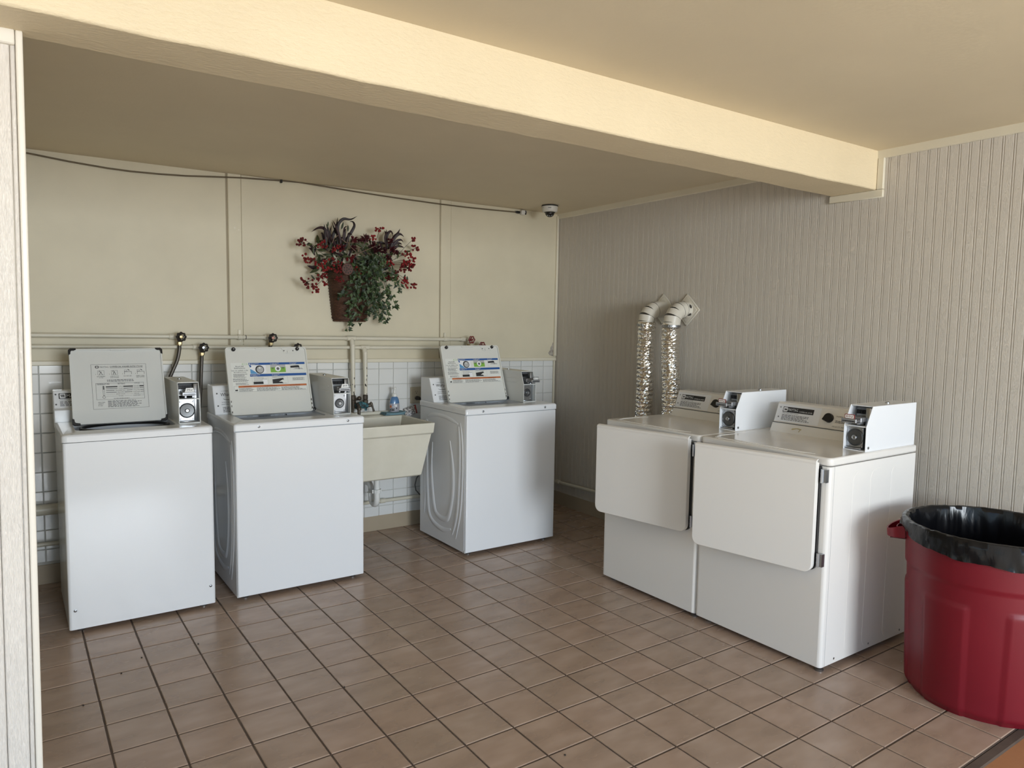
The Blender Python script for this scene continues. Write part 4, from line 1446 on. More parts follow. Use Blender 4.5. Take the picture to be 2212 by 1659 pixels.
lo = thing('water_pipe', 'lower cream-painted water pipe running along the back wall, just above the ledge', 'pipe')
q = G(); q.tube(run(-0.02, 2.83, ZL, .012), 0.0115, 12)
obj('pipe_run', q, M['pipe'], lo)
for x, w in ((0.88, .05), (1.93, .06), (2.54, .045), (2.79, .05)):
    fitting(lo, x, ZL + TZ(x), r=0.0155, w=w)
q = G(); q.tube([(1.921, PY, ZL), (1.921, PY - .012, ZL - .016), (1.921, 0.862, ZL - .04), (1.923, 0.860, 0.955)], [0.015, 0.0165, 0.016, 0.0125], 12)
q.tube([(1.921, 0.862, ZL - .03), (1.922, 0.861, ZL - .08)], [0.0165, 0.0135], 12)
obj('riser', q, M['pipe'], lo)
R = random.Random(5)
for p_, x, z0, z1 in ((up_, 1.836, 0.965, 1.08), (lo, 1.922, 0.965, 1.14)):
    for k in range(7):
        z = R.uniform(z0, z1) if k else z0
        a = R.uniform(-2.3, -0.9)
        q = G(); q.ball((x + .0112 * math.cos(a), 0.860 + .0112 * math.sin(a), z), R.uniform(.003, .005), 7, 5, sz=R.uniform(1, 3))
        obj('paint_chip', q, M['rust'], p_)

bp = thing('waste_pipe', 'thick cream waste pipe low on the back wall behind the two left washers', 'pipe')
q = G(); q.tube([(x, 0.876, 0.383 + TZ(x) + .018) for x in (-.02, .3, .6, .9, 1.2, 1.5)], 0.030, 16)
obj('pipe_run', q, M['pipe'], bp)
fitting_x = 0.62
q = G(); q.lathe([(.031, .58), (.036, .585), (.036, .655), (.031, .66)], (0, .876, 0.383 + TZ(.62) + .018), 'x', 16)
obj('coupling', q, M['pipe'], bp)
cp = thing('conduit', 'thin cream conduit low on the back wall, passing under the sink', 'pipe')
q = G(); q.tube([(x, 0.895, 0.212 + TZ(x) * .8) for x in (-.02, .5, 1, 1.5, 2, 2.5, 3, 3.5)], 0.0125, 12)
obj('pipe_run', q, M['pipe'], cp)
q = G(); q.lathe([(.014, 2.04), (.017, 2.043), (.017, 2.08), (.014, 2.083)], (0, .895, 0.212 - .0008), 'x', 12)
obj('coupling', q, M['pipe'], cp)
gp = thing('gas_pipe', 'thin cream pipe low on the grained right wall, leading behind the dryers', 'pipe')
q = G(); q.tube([(3.548, .87, .186), (3.548, .5, .196), (3.548, .1, .207), (3.548, -.7, .222)], 0.0135, 12)
obj('pipe_run', q, M['pipe'], gp)
q = G(); q.lathe([(.0145, .845), (.018, .842), (.018, .80), (.0145, .797)], (3.548, 0, .1875), 'y', 12)
obj('coupling', q, M['pipe'], gp)

# ------------------------------------------------------------------ shut-off valves and hoses
def valve(x, z, label, m, cap, py, hoselike=True, lobes=8):
    t = thing('shutoff_valve', label, 'valve', (x, py, z), 0, 'shut-off valves for the washers')
    q = G()
    q.cyl((0, 0.0, 0), (0, -0.028, 0), 0.009, 10)
    q.lathe([(0.014, 0.0), (0.016, -0.003), (0.016, -0.010), (0.011, -0.016)], (0, 0, 0), 'y', 6)
    q.tube([(0, 0.0, 0), (-0.002, -0.008, -0.018), (-0.003, -0.012, -0.034)], [0.011, 0.011, 0.010], 10)
    obj('valve_body', q, M['bronze'] if m is M['valve'] else M['pipe'], t)
    q = G()
    q.lathe([(0.0145, -0.030), (0.0145, -0.044), (0.012, -0.046)], (-0.003, -0.012, 0), 'z', 6)
    obj('union_nut', q, M['brass'], t)
    # lobed hand wheel
    q = G()
    n = 40
    pts = []
    for k in range(n):
        a = 2 * PI * k / n
        r = 0.0225 + 0.0028 * math.cos(lobes * a)
        pts.append((r * math.cos(a), -0.050, r * math.sin(a)))
    q.tube(pts, 0.0048, 8, closed=True)
    for k in range(lobes // 2 + 1):
        a = 2 * PI * k / (lobes // 2 + 1) + .3
        q.tube([(0, -0.046, 0), (0.021 * math.cos(a), -0.050, 0.021 * math.sin(a))], 0.0032, 6)
    q.lathe([(0.009, -0.030), (0.010, -0.048), (0.006, -0.053), (0.0001, -0.053)], (0, 0, 0), 'y', 12)
    wheel = obj('hand_wheel', q, m, t)
    q = G(); q.lathe([(0.0085, -0.0525), (0.0085, -0.055), (0.003, -0.056), (0.0001, -0.056)], (0, 0, 0), 'y', 12)
    obj('wheel_cap', q, cap, wheel)
    return t
def hose(pts, label, m, r=0.0105):
    P_ = [Vector(p) for p in pts]
    out = []
    n = len(P_)
    for i in range(n - 1):
        p0, p1, p2, p3 = P_[max(i - 1, 0)], P_[i], P_[i + 1], P_[min(i + 2, n - 1)]
        for k in range(8):
            s_ = k / 8
            out.append(0.5 * ((2 * p1) + (p2 - p0) * s_ + (2 * p0 - 5 * p1 + 4 * p2 - p3) * s_ ** 2 + (3 * p1 - p0 - 3 * p2 + p3) * s_ ** 3))
    out.append(P_[-1])
    t = thing('supply_hose', label, 'hose', (0, 0, 0), 0, 'washer supply hoses')
    q = G(); q.tube(out, r, 10)
    obj('hose_tube', q, m, t)
    q = G(); q.tube(out[:3], r * 1.12, 10)
    obj('ferrule', q, M['brass'], t)
    return t
VY = 0.868
v1 = valve(0.783, 1.345, 'black hand-wheel valve with brass nut on the upper pipe, first from the left', M['valve'], M['brass'], VY)
v2 = valve(0.903, 1.2825, 'black hand-wheel valve on the lower pipe, between the two left washers', M['valve'], M['chrome'], VY)
v3 = valve(1.302, 1.339, 'dark hand-wheel valve with a pink cap, above the middle washer', M['valve'], M['pinkcap'], VY)
v4 = valve(1.456, 1.278, 'dark hand-wheel valve mostly hidden behind the middle washer\'s lid', M['valve'], M['valve'], VY)
v5 = valve(2.724, 1.3245, 'red hand-wheel valve at the end of the upper pipe', M['redvalve'], M['redvalve'], VY, lobes=6)
v6 = valve(2.815, 1.282, 'red hand-wheel valve on the lower pipe, partly hidden behind the corner washer\'s lid', M['redvalve'], M['redvalve'], VY, lobes=6)
hose([(0.780, 0.863, 1.300), (0.779, 0.862, 1.27), (0.765, 0.855, 1.21), (0.735, 0.85, 1.14), (0.70, 0.84, 1.06), (0.66, 0.81, 0.96), (0.62, 0.76, 0.86), (0.60, 0.735, 0.80)],
     'braided steel hose curving down from the first black valve behind the leftmost washer', M['braid'])
hose([(0.900, 0.863, 1.2375), (0.899, 0.862, 1.21), (0.893, 0.855, 1.14), (0.888, 0.85, 1.06), (0.880, 0.84, 0.98), (0.868, 0.82, 0.90), (0.855, 0.80, 0.83), (0.80, 0.77, 0.78), (0.70, 0.74, 0.80)],
     'black braided hose hanging from the lower pipe between the two left washers', M['braid'])
hose([(1.299, 0.863, 1.294), (1.299, 0.862, 1.26), (1.298, 0.855, 1.15), (1.295, 0.84, 1.0), (1.28, 0.78, 0.86), (1.27, 0.74, 0.80)],
     'short length of black hose below the pink-capped valve', M['hose'])
hose([(1.453, 0.863, 1.233), (1.452, 0.862, 1.2), (1.45, 0.85, 1.1), (1.44, 0.83, 0.95), (1.42, 0.74, 0.80)],
     'black hose hidden behind the middle washer\'s lid', M['hose'])
hose([(2.721, 0.863, 1.2795), (2.72, 0.862, 1.25), (2.71, 0.85, 1.1), (2.70, 0.80, 0.92), (2.68, 0.74, 0.80)],
     'black hose below the upper red valve, behind the corner washer', M['hose'])
hose([(2.812, 0.863, 1.237), (2.811, 0.862, 1.21), (2.80, 0.85, 1.1), (2.78, 0.80, 0.93), (2.75, 0.74, 0.80)],
     'black hose below the lower red valve, behind the corner washer', M['hose'])

# ------------------------------------------------------------------ faucet on the sink
fa = thing('faucet', 'corroded blue-green and black two-handle faucet on the wall above the sink', 'faucet', (1.880, 0.835, 0.90))
q = G()
for dx in (-0.044, 0.042):
    q.lathe([(0.013, 0.060), (0.0175, 0.055), (0.0175, 0.030), (0.015, 0.028), (0.019, 0.020), (0.019, -0.010), (0.014, -0.016)], (dx, 0.025, 0), 'z', 8)
    q.tube([(dx, 0.025, 0.005), (dx, 0.0, -0.012)], 0.014, 8)
q.tube([(-0.03, 0.02, 0.030), (0.0, 0.015, 0.036)], [0.008, 0.012], 8)
q.ball((-0.008, 0.01, 0.038), 0.015)
obj('union', q, M['bronze'], fa)
q = G()
q.tube([(-0.044, 0, -0.016), (-0.02, -0.004, -0.008), (0.0, -0.006, -0.004), (0.02, -0.004, -0.010), (0.042, 0, -0.014)], [0.018, 0.021, 0.024, 0.021, 0.017], 12)
q.tube([(0.032, -0.002, -0.014), (0.033, -0.004, -0.045)], [0.010, 0.008], 8)
q.tube([(-0.016, -0.004, -0.02), (-0.018, -0.01, -0.05)], [0.012, 0.006], 8)
obj('mixer_body', q, M['verdigris'], fa)
q = G()
q.tube([(-0.032, -0.006, -0.004), (-0.036, -0.030, 0.002), (-0.040, -0.055, -0.006), (-0.042, -0.064, -0.025), (-0.042, -0.066, -0.062)], [0.012, 0.011, 0.012, 0.011, 0.010], 12)
q.lathe([(0.013, -0.012), (0.0145, -0.014), (0.0145, -0.030), (0.011, -0.032)], (-0.042, -0.066, 0), 'z', 12)
obj('spout', q, M['bronze'], fa)
q = G()
q.tube([(0.046, 0, -0.012), (0.066, -0.006, -0.008)], [0.013, 0.014], 10)
q.tube([(0.064, -0.008, 0.012), (0.070, -0.010, 0.0), (0.078, -0.014, -0.028), (0.084, -0.018, -0.052)], [0.006, 0.009, 0.006, 0.008], 10)
obj('lever', q, M['bronze'], fa)
q = G()
q.tube([(-0.048, 0, -0.012), (-0.062, -0.008, -0.016)], [0.014, 0.015], 10)
q.tube([(-0.060, -0.010, 0.02), (-0.064, -0.014, -0.02), (-0.068, -0.02, -0.06)], [0.009, 0.011, 0.008], 10)
obj('lever', q, M['bronze'], fa)

# ------------------------------------------------------------------ things on the sink
cl = thing('folded_cloth', 'folded teal-blue cloth lying on the back edge of the sink under the soap bottle', 'cloth', (2.104, 0.823, 0.819))
R = random.Random(8)
q = G()
n, m_ = 14, 8
for lay in range(3):
    vs = []
    for top_ in (0, 1):
        for i in range(n + 1):
            for j in range(m_ + 1):
                x = -0.072 + 0.142 * i / n + 0.004 * lay
                y = -0.042 + 0.088 * j / m_
                z = 0.0045 * lay + 0.0040 * top_ + 0.0015 * noise.noise((x * 30, y * 30, lay)) + 0.0015
                z += 0.004 * (abs(x) / .07) ** 3 * lay * .5
                vs.append((x, y, max(z, 0.0006)))
    q_ = (n + 1) * (m_ + 1)
    fs = []
    for i in range(n):
        for j in range(m_):
            a = i * (m_ + 1) + j
            fs += [(a, a + 1, a + m_ + 2, a + m_ + 1), (q_ + a, q_ + a + m_ + 1, q_ + a + m_ + 2, q_ + a + 1)]
    for i in range(n):
        for j in (0, m_):
            a = i * (m_ + 1) + j
            fs.append((a, a + m_ + 1, q_ + a + m_ + 1, q_ + a))
    for j in range(m_):
        for i in (0, n):
            a = i * (m_ + 1) + j
            fs.append((a, a + 1, q_ + a + 1, q_ + a))
    q.add(vs, fs)
obj('cloth_fold', q, M['cloth'], cl)

bo = thing('soap_bottle', 'blue foaming soap bottle with white pump, standing on a folded cloth on the sink', 'soap bottle', (2.126, 0.842, 0.8345))
q = G()
q.lathe([(0.0001, 0.0), (0.031, 0.0), (0.0345, 0.004), (0.036, 0.03), (0.0355, 0.05)], (0, 0, 0), 'z', 28, 0, 1, 0.72)
q.lathe([(0.0355, 0.05), (0.034, 0.058)], (0, 0, 0), 'z', 28, 0, 1, 0.72)
q.lathe([(0.034, 0.058), (0.031, 0.080), (0.025, 0.097), (0.015, 0.105), (0.0125, 0.108)], (0, 0, 0), 'z', 28, 1, 1, 0.78)
B_ = obj('bottle', q, [M['soaplabel'], M['soapblue']], bo, angle=60)
q = G()
q.lathe([(0.0165, 0.104), (0.017, 0.108), (0.0165, 0.119), (0.012, 0.126), (0.0085, 0.128), (0.0085, 0.148), (0.0115, 0.152), (0.014, 0.163), (0.013, 0.166), (0.0001, 0.166)], (0, 0, 0), 'z', 20)
q.tube([(0, 0, 0.160), (-0.012, -0.016, 0.160), (-0.016, -0.021, 0.156)], [0.006, 0.005, 0.004], 8)
obj('pump', q, M['pvc'], bo)
ang = -2.08
D = Decal((0, 0, 0), (1, 0, 0), (0, 0, 1), 0.0)
def wrap(u0, v0, u1, v1, m):
    vs = []
    for k in range(5):
        a = -PI / 2 - .62 + (u0 + (u1 - u0) * k / 4)
        for v in (v0, v1):
            rr = 0.0350 + (0.0014 if 0.02 < v < 0.045 else 0.0006)
            vs.append((rr * math.cos(a), rr * math.sin(a) * 0.725, v))
    D.add(vs, [(2 * k, 2 * k + 2, 2 * k + 3, 2 * k + 1) for k in range(4)], m)
wrap(-.75, .010, -.45, .020, 0); wrap(-.35, .010, .30, .020, 0); wrap(.62, .020, .85, .030, 0); wrap(-.1, .046, .1, .052, 1); wrap(.45, .036, .8, .050, 3)
wrap(-.8, .030, -.3, .046, 2); wrap(-.5, .024, .4, .027, 0)
obj('label_print', D, [M['ink'], M['blue'], M['orange'], M['paper']], B_, angle=0)

pk = thing('sachet', 'crumpled silver sachet with a red edge, wedged between the sink and the corner washer', 'packet', (2.225, 0.868, 0.772))
q = G()
vs = []
for i in range(9):
    for j in range(7):
        u, v = i / 8, j / 6
        vs.append((0.002 + 0.088 * u, -0.010 * math.sin(PI * u) * math.sin(PI * v) + 0.004 * noise.noise((u * 4, v * 4, 2)) + 0.028 * v, 0.014 + 0.056 * v + 0.026 * u))
fs = [(i * 7 + j, (i + 1) * 7 + j, (i + 1) * 7 + j + 1, i * 7 + j + 1) for i in range(8) for j in range(6)]
b_ = [(x, y + 0.006 + 0.012 * math.sin(PI * (k // 7) / 8) * math.sin(PI * (k % 7) / 6), z) for k, (x, y, z) in enumerate(vs)]
q.add(vs, fs, 0)
q.add(b_, fs, 0)
ed = [i * 7 for i in range(9)] + [8 * 7 + j for j in range(1, 7)] + [i * 7 + 6 for i in range(7, -1, -1)] + [j for j in range(5, 0, -1)]
n_ = len(vs)
q.add(vs + b_, [(ed[k], ed[(k + 1) % len(ed)], ed[(k + 1) % len(ed)] + n_, ed[k] + n_) for k in range(len(ed))], 0)
q.m = [1 if (idx % 48) // 6 == 7 and idx < 96 else 0 for idx in range(len(q.f))]
obj('sachet_body', q, [M['sachet'], M['redink']], pk)

# ------------------------------------------------------------------ outlet, plug and cords
ou = thing('wall_outlet', 'beige double wall outlet on the white tiles to the right of the soap bottle', 'outlet', (2.333, YB - 0.003, 0.932))
q = G(); q.prism(rrect(-0.049, 0.049, -0.058, 0.058, 0.004, 3), -0.0075, 0.0, 'xz', 0.002)
pl_ = obj('cover_plate', q, M['outlet'], ou)
for k, dz in enumerate((0.023, -0.021)):
    q = G()
    q.prism(rrect(-0.021, 0.013, dz - 0.017, dz + 0.017, 0.012, 4), -0.009, -0.007, 'xz', 0.0008)
    q.box(-0.012, -0.010, -0.0094, -0.0085, dz - 0.002, dz + 0.008, mat=1); q.box(0.001, 0.003, -0.0094, -0.0085, dz - 0.002, dz + 0.008, mat=1)
    q.lathe([(0.003, -0.0094), (0.003, -0.0085)], (-0.004, 0, dz - 0.009), 'y', 8, 1)
    obj('receptacle', q, [M['outlet'], M['ink']], ou)
pc = thing('power_cord', 'black plug and cord in the lower socket of the beige outlet', 'power cord', (2.329, YB - 0.012, 0.911))
q = G()
q.tube([(0, -0.001, 0), (0, -0.014, 0.002), (0.010, -0.026, 0.001), (0.024, -0.030, -0.006)], [0.013, 0.0145, 0.012, 0.007], 12)
obj('plug', q, M['black'], pc)
q = G()
q.tube([(0.022, -0.030, -0.005), (0.036, -0.031, -0.018), (0.043, -0.033, -0.045), (0.046, -0.036, -0.085), (0.045, -0.04, -0.14), (0.05, -0.04, -0.3)], 0.0048, 10)
obj('cord', q, M['black'], pc)
lc = thing('loose_cord', 'thin dark cord looping low on the tiles beside the corner washer', 'cord')
q = G()
pts = [(2.42, .88, .42), (2.385, .876, .405), (2.345, .873, .385), (2.31, .870, .345), (2.298, .868, .30), (2.305, .868, .262), (2.335, .868, .228), (2.37, .868, .205), (2.41, .868, .195)]
q.tube(pts, 0.0042, 8)
obj('cord', q, M['softink'], lc)

# ------------------------------------------------------------------ ceiling cable, its clip and junction, and the dome camera
cab = thing('ceiling_cable', 'thin brown cable sagging along the top of the back wall', 'cable')
q = G()
cpts = [(-.02, 2.300), (.078, 2.289), (.273, 2.270), (.45, 2.2585), (.558, 2.256), (.70, 2.259), (.844, 2.266), (1.0, 2.280), (1.154, 2.293), (1.393, 2.304), (1.50, 2.308), (1.67, 2.301), (1.90, 2.291), (2.156, 2.283), (2.45, 2.277), (2.703, 2.275), (2.95, 2.278), (3.205, 2.284)]
q.tube([(x, YB - 0.014, z) for x, z in cpts], 0.0045, 8)
obj('cord', q, M['cable'], cab)
q = G(); q.lathe([(.0055, 3.155), (.008, 3.16), (.008, 3.168), (.010, 3.170), (.010, 3.190), (.006, 3.192)], (0, YB - .014, 2.2835), 'x', 10)
obj('plug_boot', q, M['black'], cab)
q = G(); q.box(1.386, 1.398, YB - 0.026, YB - 0.004, 2.290, 2.318, 0.003)
tag(obj('cable_clip', q, M['black']), 'small black clip holding the cable up to the ceiling line', 'clip')
jb = thing('junction_box', 'little white cable junction in the corner beside the dome camera', 'junction box', (3.222, YB - 0.022, 2.2845))
q = G(); q.prism(rrect(-0.024, 0.020, -0.018, 0.016, 0.010, 4), -0.014, 0.016, 'xz', 0.003)
obj('box_shell', q, M['camwhite'], jb)
q = G(); q.tube([(0.008, -0.016, 0.013), (0.014, -0.017, 0.006), (0.014, -0.017, -0.004), (0.009, -0.017, -0.016)], [.003, .004, .004, .006], 8)
obj('grommet', q, M['black'], jb)

cx, cy = 3.262, 0.625
zc = ZC(cx, cy)
dc = thing('dome_camera', 'white dome security camera on the ceiling in the far corner', 'security camera', (cx, cy, zc))
q = G(); q.lathe([(0.061, 0.002), (0.061, -0.003), (0.058, -0.004)], (0, 0, 0), 'z', 36)
obj('mount_ring', q, M['black'], dc)
q = G(); q.lathe([(0.0585, -0.003), (0.0590, -0.010), (0.0560, -0.036), (0.0500, -0.043), (0.040, -0.045), (0.0001, -0.045)], (0, 0, 0), 'z', 36)
sh = obj('camera_shell', q, M['camwhite'], dc)
q = G(); q.lathe([(0.041, -0.044), (0.039, -0.050), (0.034, -0.052)], (0, 0, 0), 'z', 32)
q.lathe([(0.034 * math.cos(a), -0.050 - 0.030 * math.sin(a)) for a in [PI / 2 * k / 8 for k in range(9)]][:-1] + [(0.0001, -0.080)], (0, 0, 0), 'z', 32)
dm = obj('dome', q, M['dome'], dc)
vd = Vector((-0.0369 - cx, -3.6844 - cy, 0)).normalized()
sd = Vector((-vd.y, vd.x, 0))
for k in range(7):
    a = math.radians(-62 + 124 * k / 6)
    p = (vd * math.cos(a) * 0.55 + sd * math.sin(a)).normalized() * 0.0245 + Vector((0, 0, -0.050 - 0.0225 + 0.010 * abs(math.sin(a))))
    q = G(); q.ball((p.x, p.y, p.z), 0.0040, 8, 6)
    obj('infrared_led', q, M['chrome'], dm)
q = G()
p = vd * 0.0582
D = Decal((p.x, p.y, -0.0215), sd, (0, 0, 1), 0.0006)
D.rect(-0.012, 0.001, 0.010, 0.0045, 0)
obj('name_plate', D, M['ink'], sh, angle=0)
q = G(); p = (vd * .55 + sd * -.8).normalized() * 0.0575
q.ball((p.x, p.y, -0.014), 0.004, 8, 6)
obj('shell_screw', q, M['zinc'], sh)

# ------------------------------------------------------------------ dryer vents
def vent(y, zp, yd, xd, label, chips):
    t = thing('dryer_vent', label, 'vent hose', (0, 0, 0), 0, 'dryer vents on the right wall')
    s_ = 0.104
    q = G()
    q.prism([(y, zp - s_), (y + s_, zp), (y, zp + s_), (y - s_, zp)], XR - 0.009, XR - 0.001, 'yz', 0.002)
    s2 = s_ * 0.80
    q.prism([(y, zp - s2), (y + s2, zp), (y, zp + s2), (y - s2, zp)], XR - 0.012, XR - 0.008, 'yz', 0.002)
    obj('wall_plate', q, M['duct'], t)
    r = 0.052
    # segmented elbow: out of the wall, then down
    q = G()
    c = Vector((XR - 0.055, y, zp)); e = Vector((xd, yd, zp - 0.105))
    gores = []
    for k in range(5):
        a = PI / 2 * k / 4
        gores.append(Vector((XR - 0.050 - (XR - 0.050 - xd) * math.sin(a), y + (yd - y) * math.sin(a), zp - 0.085 * (1 - math.cos(a)))))
    pts = [Vector((XR - 0.006, y, zp))] + gores + [e]
    for i in range(len(pts) - 1):
        a, b = pts[i], pts[i + 1]
        d_ = (b - a).normalized()
        q.tube([a - d_ * 0.004, b + d_ * 0.004], [r + 0.0012, r - 0.0008], 24, cap=False)
    E_ = obj('elbow', q, M['duct'], t)
    for i in (1, 2, 4):
        a, d_ = pts[i], (pts[i + 1] - pts[i - 1]).normalized()
        u = d_.cross(Vector((0, 1, 0.2))).normalized(); w_ = d_.cross(u)
        q = G(); q.tube([a + (u * math.cos(2 * PI * k / 28) + w_ * math.sin(2 * PI * k / 28)) * (r + .0004) for k in range(28)], 0.0014, 6, closed=True)
        obj('elbow_seam', q, M['rust'] if i != 1 or chips else M['duct'], E_)
    if chips:
        R = random.Random(2)
        for k in range(3):
            a0 = (2.2, 1.2, -0.1)[k]
            vs = []
            npt = 9
            for i in range(npt):
                b = 2 * PI * i / npt
                rr = R.uniform(.006, .013)
                ang_ = a0 + rr * math.sin(b) / r * 1.3
                x = XR - 0.030 - rr * math.cos(b) * 1.1
                vs.append((x, y - (r + .0022) * math.sin(ang_), zp + (r + .0022) * math.cos(ang_)))
            q = G(); q.add(vs, [tuple(range(npt))])
            obj('paint_chip', q, M['rust'], E_, angle=0)
    # flexible foil hose, ribbed and a little crooked
    q = G()
    n_ = 250
    ns_ = 44
    z0_, z1_ = zp - 0.085, 0.30
    P_, R_ = [], []
    fr = random.Random(int(abs(y) * 1000))
    for i in range(n_ + 1):
        f = i / n_
        z = z0_ + (z1_ - z0_) * f
        wob = 0.012 * math.sin(f * 5 + y * 9) + 0.006 * math.sin(f * 13 + y)
        dx = 0.02 * max(0, f - .35)
        P_.append((xd + 0.3 * wob + dx, yd + wob - 0.055 * max(0, f - 0.42) ** 1.2, z))
        rib = abs(math.sin(i * PI / 6.0 + 0.5 * noise.noise((i * .05, y, 3))))
        R_.append(r + 0.0035 + 0.0075 * (rib ** 0.5 - .75))
    q.tube(P_, R_, ns_, cap=False)
    for i, v in enumerate(q.v):
        c_ = P_[i // ns_]
        k = 1 + fr.uniform(-.026, .026) + 0.02 * noise.noise((v.x * 60, v.y * 60, v.z * 60))
        q.v[i] = Vector((c_[0] + (v.x - c_[0]) * k, c_[1] + (v.y - c_[1]) * k, v.z + fr.uniform(-.0013, .0013)))
    obj('foil_hose', q, M['foil'], t, angle=0)
    q = G()
    zc_ = zp - 0.118 if chips else zp - 0.085
    zc_ = zp - 0.105
    q.lathe([(r + .0045, zc_ - .007), (r + .0066, zc_ - .006), (r + .0066, zc_ + .006), (r + .0045, zc_ + .007)], (xd, yd + .004, 0), 'z', 30)
    q.box(xd - 0.062, xd - 0.046, yd - 0.030, yd - 0.012, zc_ - .008, zc_ + .008, 0.002)
    obj('hose_clamp', q, M['steel'], t)
    return t
vent(-0.238, 1.557, -0.236, 3.415, 'silver foil vent hose with painted elbow, the farther of the pair', False)
vent(-0.446, 1.552, -0.452, 3.425, 'silver foil vent hose with chipped painted elbow, the nearer of the pair', True)

# ------------------------------------------------------------------ waste bin and its liner
bx, by = 3.14, -2.45
bi = thing('waste_bin', 'large round red plastic bin lined with a black bag, beside the near dryer', 'bin', (bx, by, 0))
q = G()
HB = 0.665
nt_, nz_ = 180, 70
vs = []
def sm(a, b, x):
    x = min(1, max(0, (x - a) / (b - a)))
    return x * x * (3 - 2 * x)
for j in range(nz_ + 1):
    z = HB * j / nz_
    for i in range(nt_):
        a = 2 * PI * i / nt_
        r = 0.268 + 0.030 * z / HB
        r -= 0.014 * (1 - sm(0.0, 0.03, z))
        # upper band a step proud of the body
        r += 0.006 * sm(0.505, 0.513, z)
        # raised panels standing on the foot, eight round the body
        ph = (a * 6 / (2 * PI) + 0.433) % 1.0
        inside = sm(0.0, 0.015, ph) * (1 - sm(0.57, 0.585, ph)) * (1 - sm(0.425, 0.433, z))
        r += 0.0065 * inside
        vs.append((r * math.cos(a), r * math.sin(a), z))
fs = [tuple(range(nt_))[::-1]]
for j in range(nz_):
    for i in range(nt_):
        i2 = (i + 1) % nt_
        fs.append((j * nt_ + i, j * nt_ + i2, (j + 1) * nt_ + i2, (j + 1) * nt_ + i))
q.add(vs, fs)
q.lathe([(0.304, HB - 0.002), (0.312, HB + 0.002), (0.313, HB + 0.014), (0.308, HB + 0.018), (0.298, HB + 0.016), (0.296, HB - 0.01), (0.262, 0.02), (0.0001, 0.02)], (0, 0, 0), 'z', 90, cap=False)
obj('bin_body', q, M['binred'], bi, angle=40)
for s_ in (0, 1):
    ha = math.radians(113) + PI * s_
    q = G()
    ur, ut = Vector((math.cos(ha), math.sin(ha), 0)), Vector((-math.sin(ha), math.cos(ha), 0))
    def HP(r, t_, z): return tuple(ur * r + ut * t_ + Vector((0, 0, z)))
    n_ = 14
    vs = []
    for i in range(n_ + 1):
        a = PI * i / n_
        t_ = -0.075 * math.cos(a)
        rr = 0.300 + 0.072 * math.sin(a) ** 0.7
        zz = HB - 0.010 - 0.030 * math.sin(a)
        vs += [HP(rr - .005, t_ * .9, zz), HP(rr, t_, zz), HP(rr - .003, t_, zz - 0.050 + 0.02 * math.sin(a)), HP(rr - .012, t_ * .9, zz - 0.048 + 0.02 * math.sin(a))]
    fs = [(4 * i + k, 4 * i + (k + 1) % 4, 4 * i + 4 + (k + 1) % 4, 4 * i + 4 + k) for i in range(n_) for k in range(4)]
    q.add(vs, fs)
    vs = []
    for i in range(n_ + 1):
        a = PI * i / n_
        t_ = -0.045 * math.cos(a)
        rr = 0.300 + 0.036 * math.sin(a) ** 0.7
        zz = HB - 0.016 - 0.014 * math.sin(a)
        vs += [HP(rr - .003, t_, zz), HP(rr, t_, zz), HP(rr, t_, zz - 0.03), HP(rr - .003, t_, zz - 0.03)]
    q.add(vs, fs)
    # floor of the handle cup
    q.add([HP(.296, -.07, HB - .066), HP(.296, .07, HB - .066), HP(.355, .04, HB - .075), HP(.355, -.04, HB - .075)], [(0, 1, 2, 3)])
    obj('handle', q, M['binred'], bi, angle=50)

li = thing('bin_liner', 'black plastic bag turned down over the rim of the red bin', 'bin bag', (bx, by, 0))
q = G()
na = 220
prof = [(0.288, 0.10, 0), (0.290, 0.25, 0), (0.292, 0.42, 0), (0.295, 0.55, 0), (0.298, 0.63, 0), (0.2905, 0.676, .1), (0.294, 0.691, .1), (0.306, 0.6945, .1), (0.317, 0.690, .2), (0.3205, 0.664, .4), (0.3215, 0.640, .7), (0.322, 0.620, 1), (0.3225, 0.60, 1.2)]
vs = []
for j, (r, z, amp) in enumerate(prof):
    for i in range(na):
        a = 2 * PI * i / na
        c_, s2 = math.cos(a), math.sin(a)
        if j < 5:       # inside: hanging folds
            fold = 0.020 * noise.noise((c_ * 7, s2 * 7, z * 0.8)) + 0.010 * noise.noise((c_ * 19, s2 * 19, z * 1.2 + 4))
            rr = r - 0.014 + fold * (1.0 - 0.55 * j / 5) - 0.02 * (0.63 - z)
            rr = min(rr, 0.256 + 0.034 * z / 0.665)
            vs.append((rr * c_, rr * s2, z))
        else:
            fold = 0.0045 * noise.noise((c_ * 9, s2 * 9, z * 26)) + 0.003 * noise.noise((c_ * 22, s2 * 22, z * 60 + 2))
            # the hem hangs lower toward the walkway side, gathered short at the handles
            hem = 0.050 + 0.006 * math.cos(a - math.radians(250)) + 0.012 * noise.noise((c_ * 3, s2 * 3, 7)) - 0.03 * max(0, math.cos(a - math.radians(113))) ** 4
            zz = z if z > 0.675 else 0.682 - (0.682 - z) * (max(hem, .012) / 0.06)
            vs.append(((r + fold * (0.5 + amp)) * c_, (r + fold * (0.5 + amp)) * s2, zz + 0.003 * noise.noise((c_ * 12, s2 * 12, 3))))
fs = []
for j in range(len(prof) - 1):
    for i in range(na):
        i2 = (i + 1) % na
        fs.append((j * na + i, j * na + i2, (j + 1) * na + i2, (j + 1) * na + i))
fs.append(tuple(range(na)))
q.add(vs, fs)
obj('bag_film', q, M['bag'], li, angle=60)

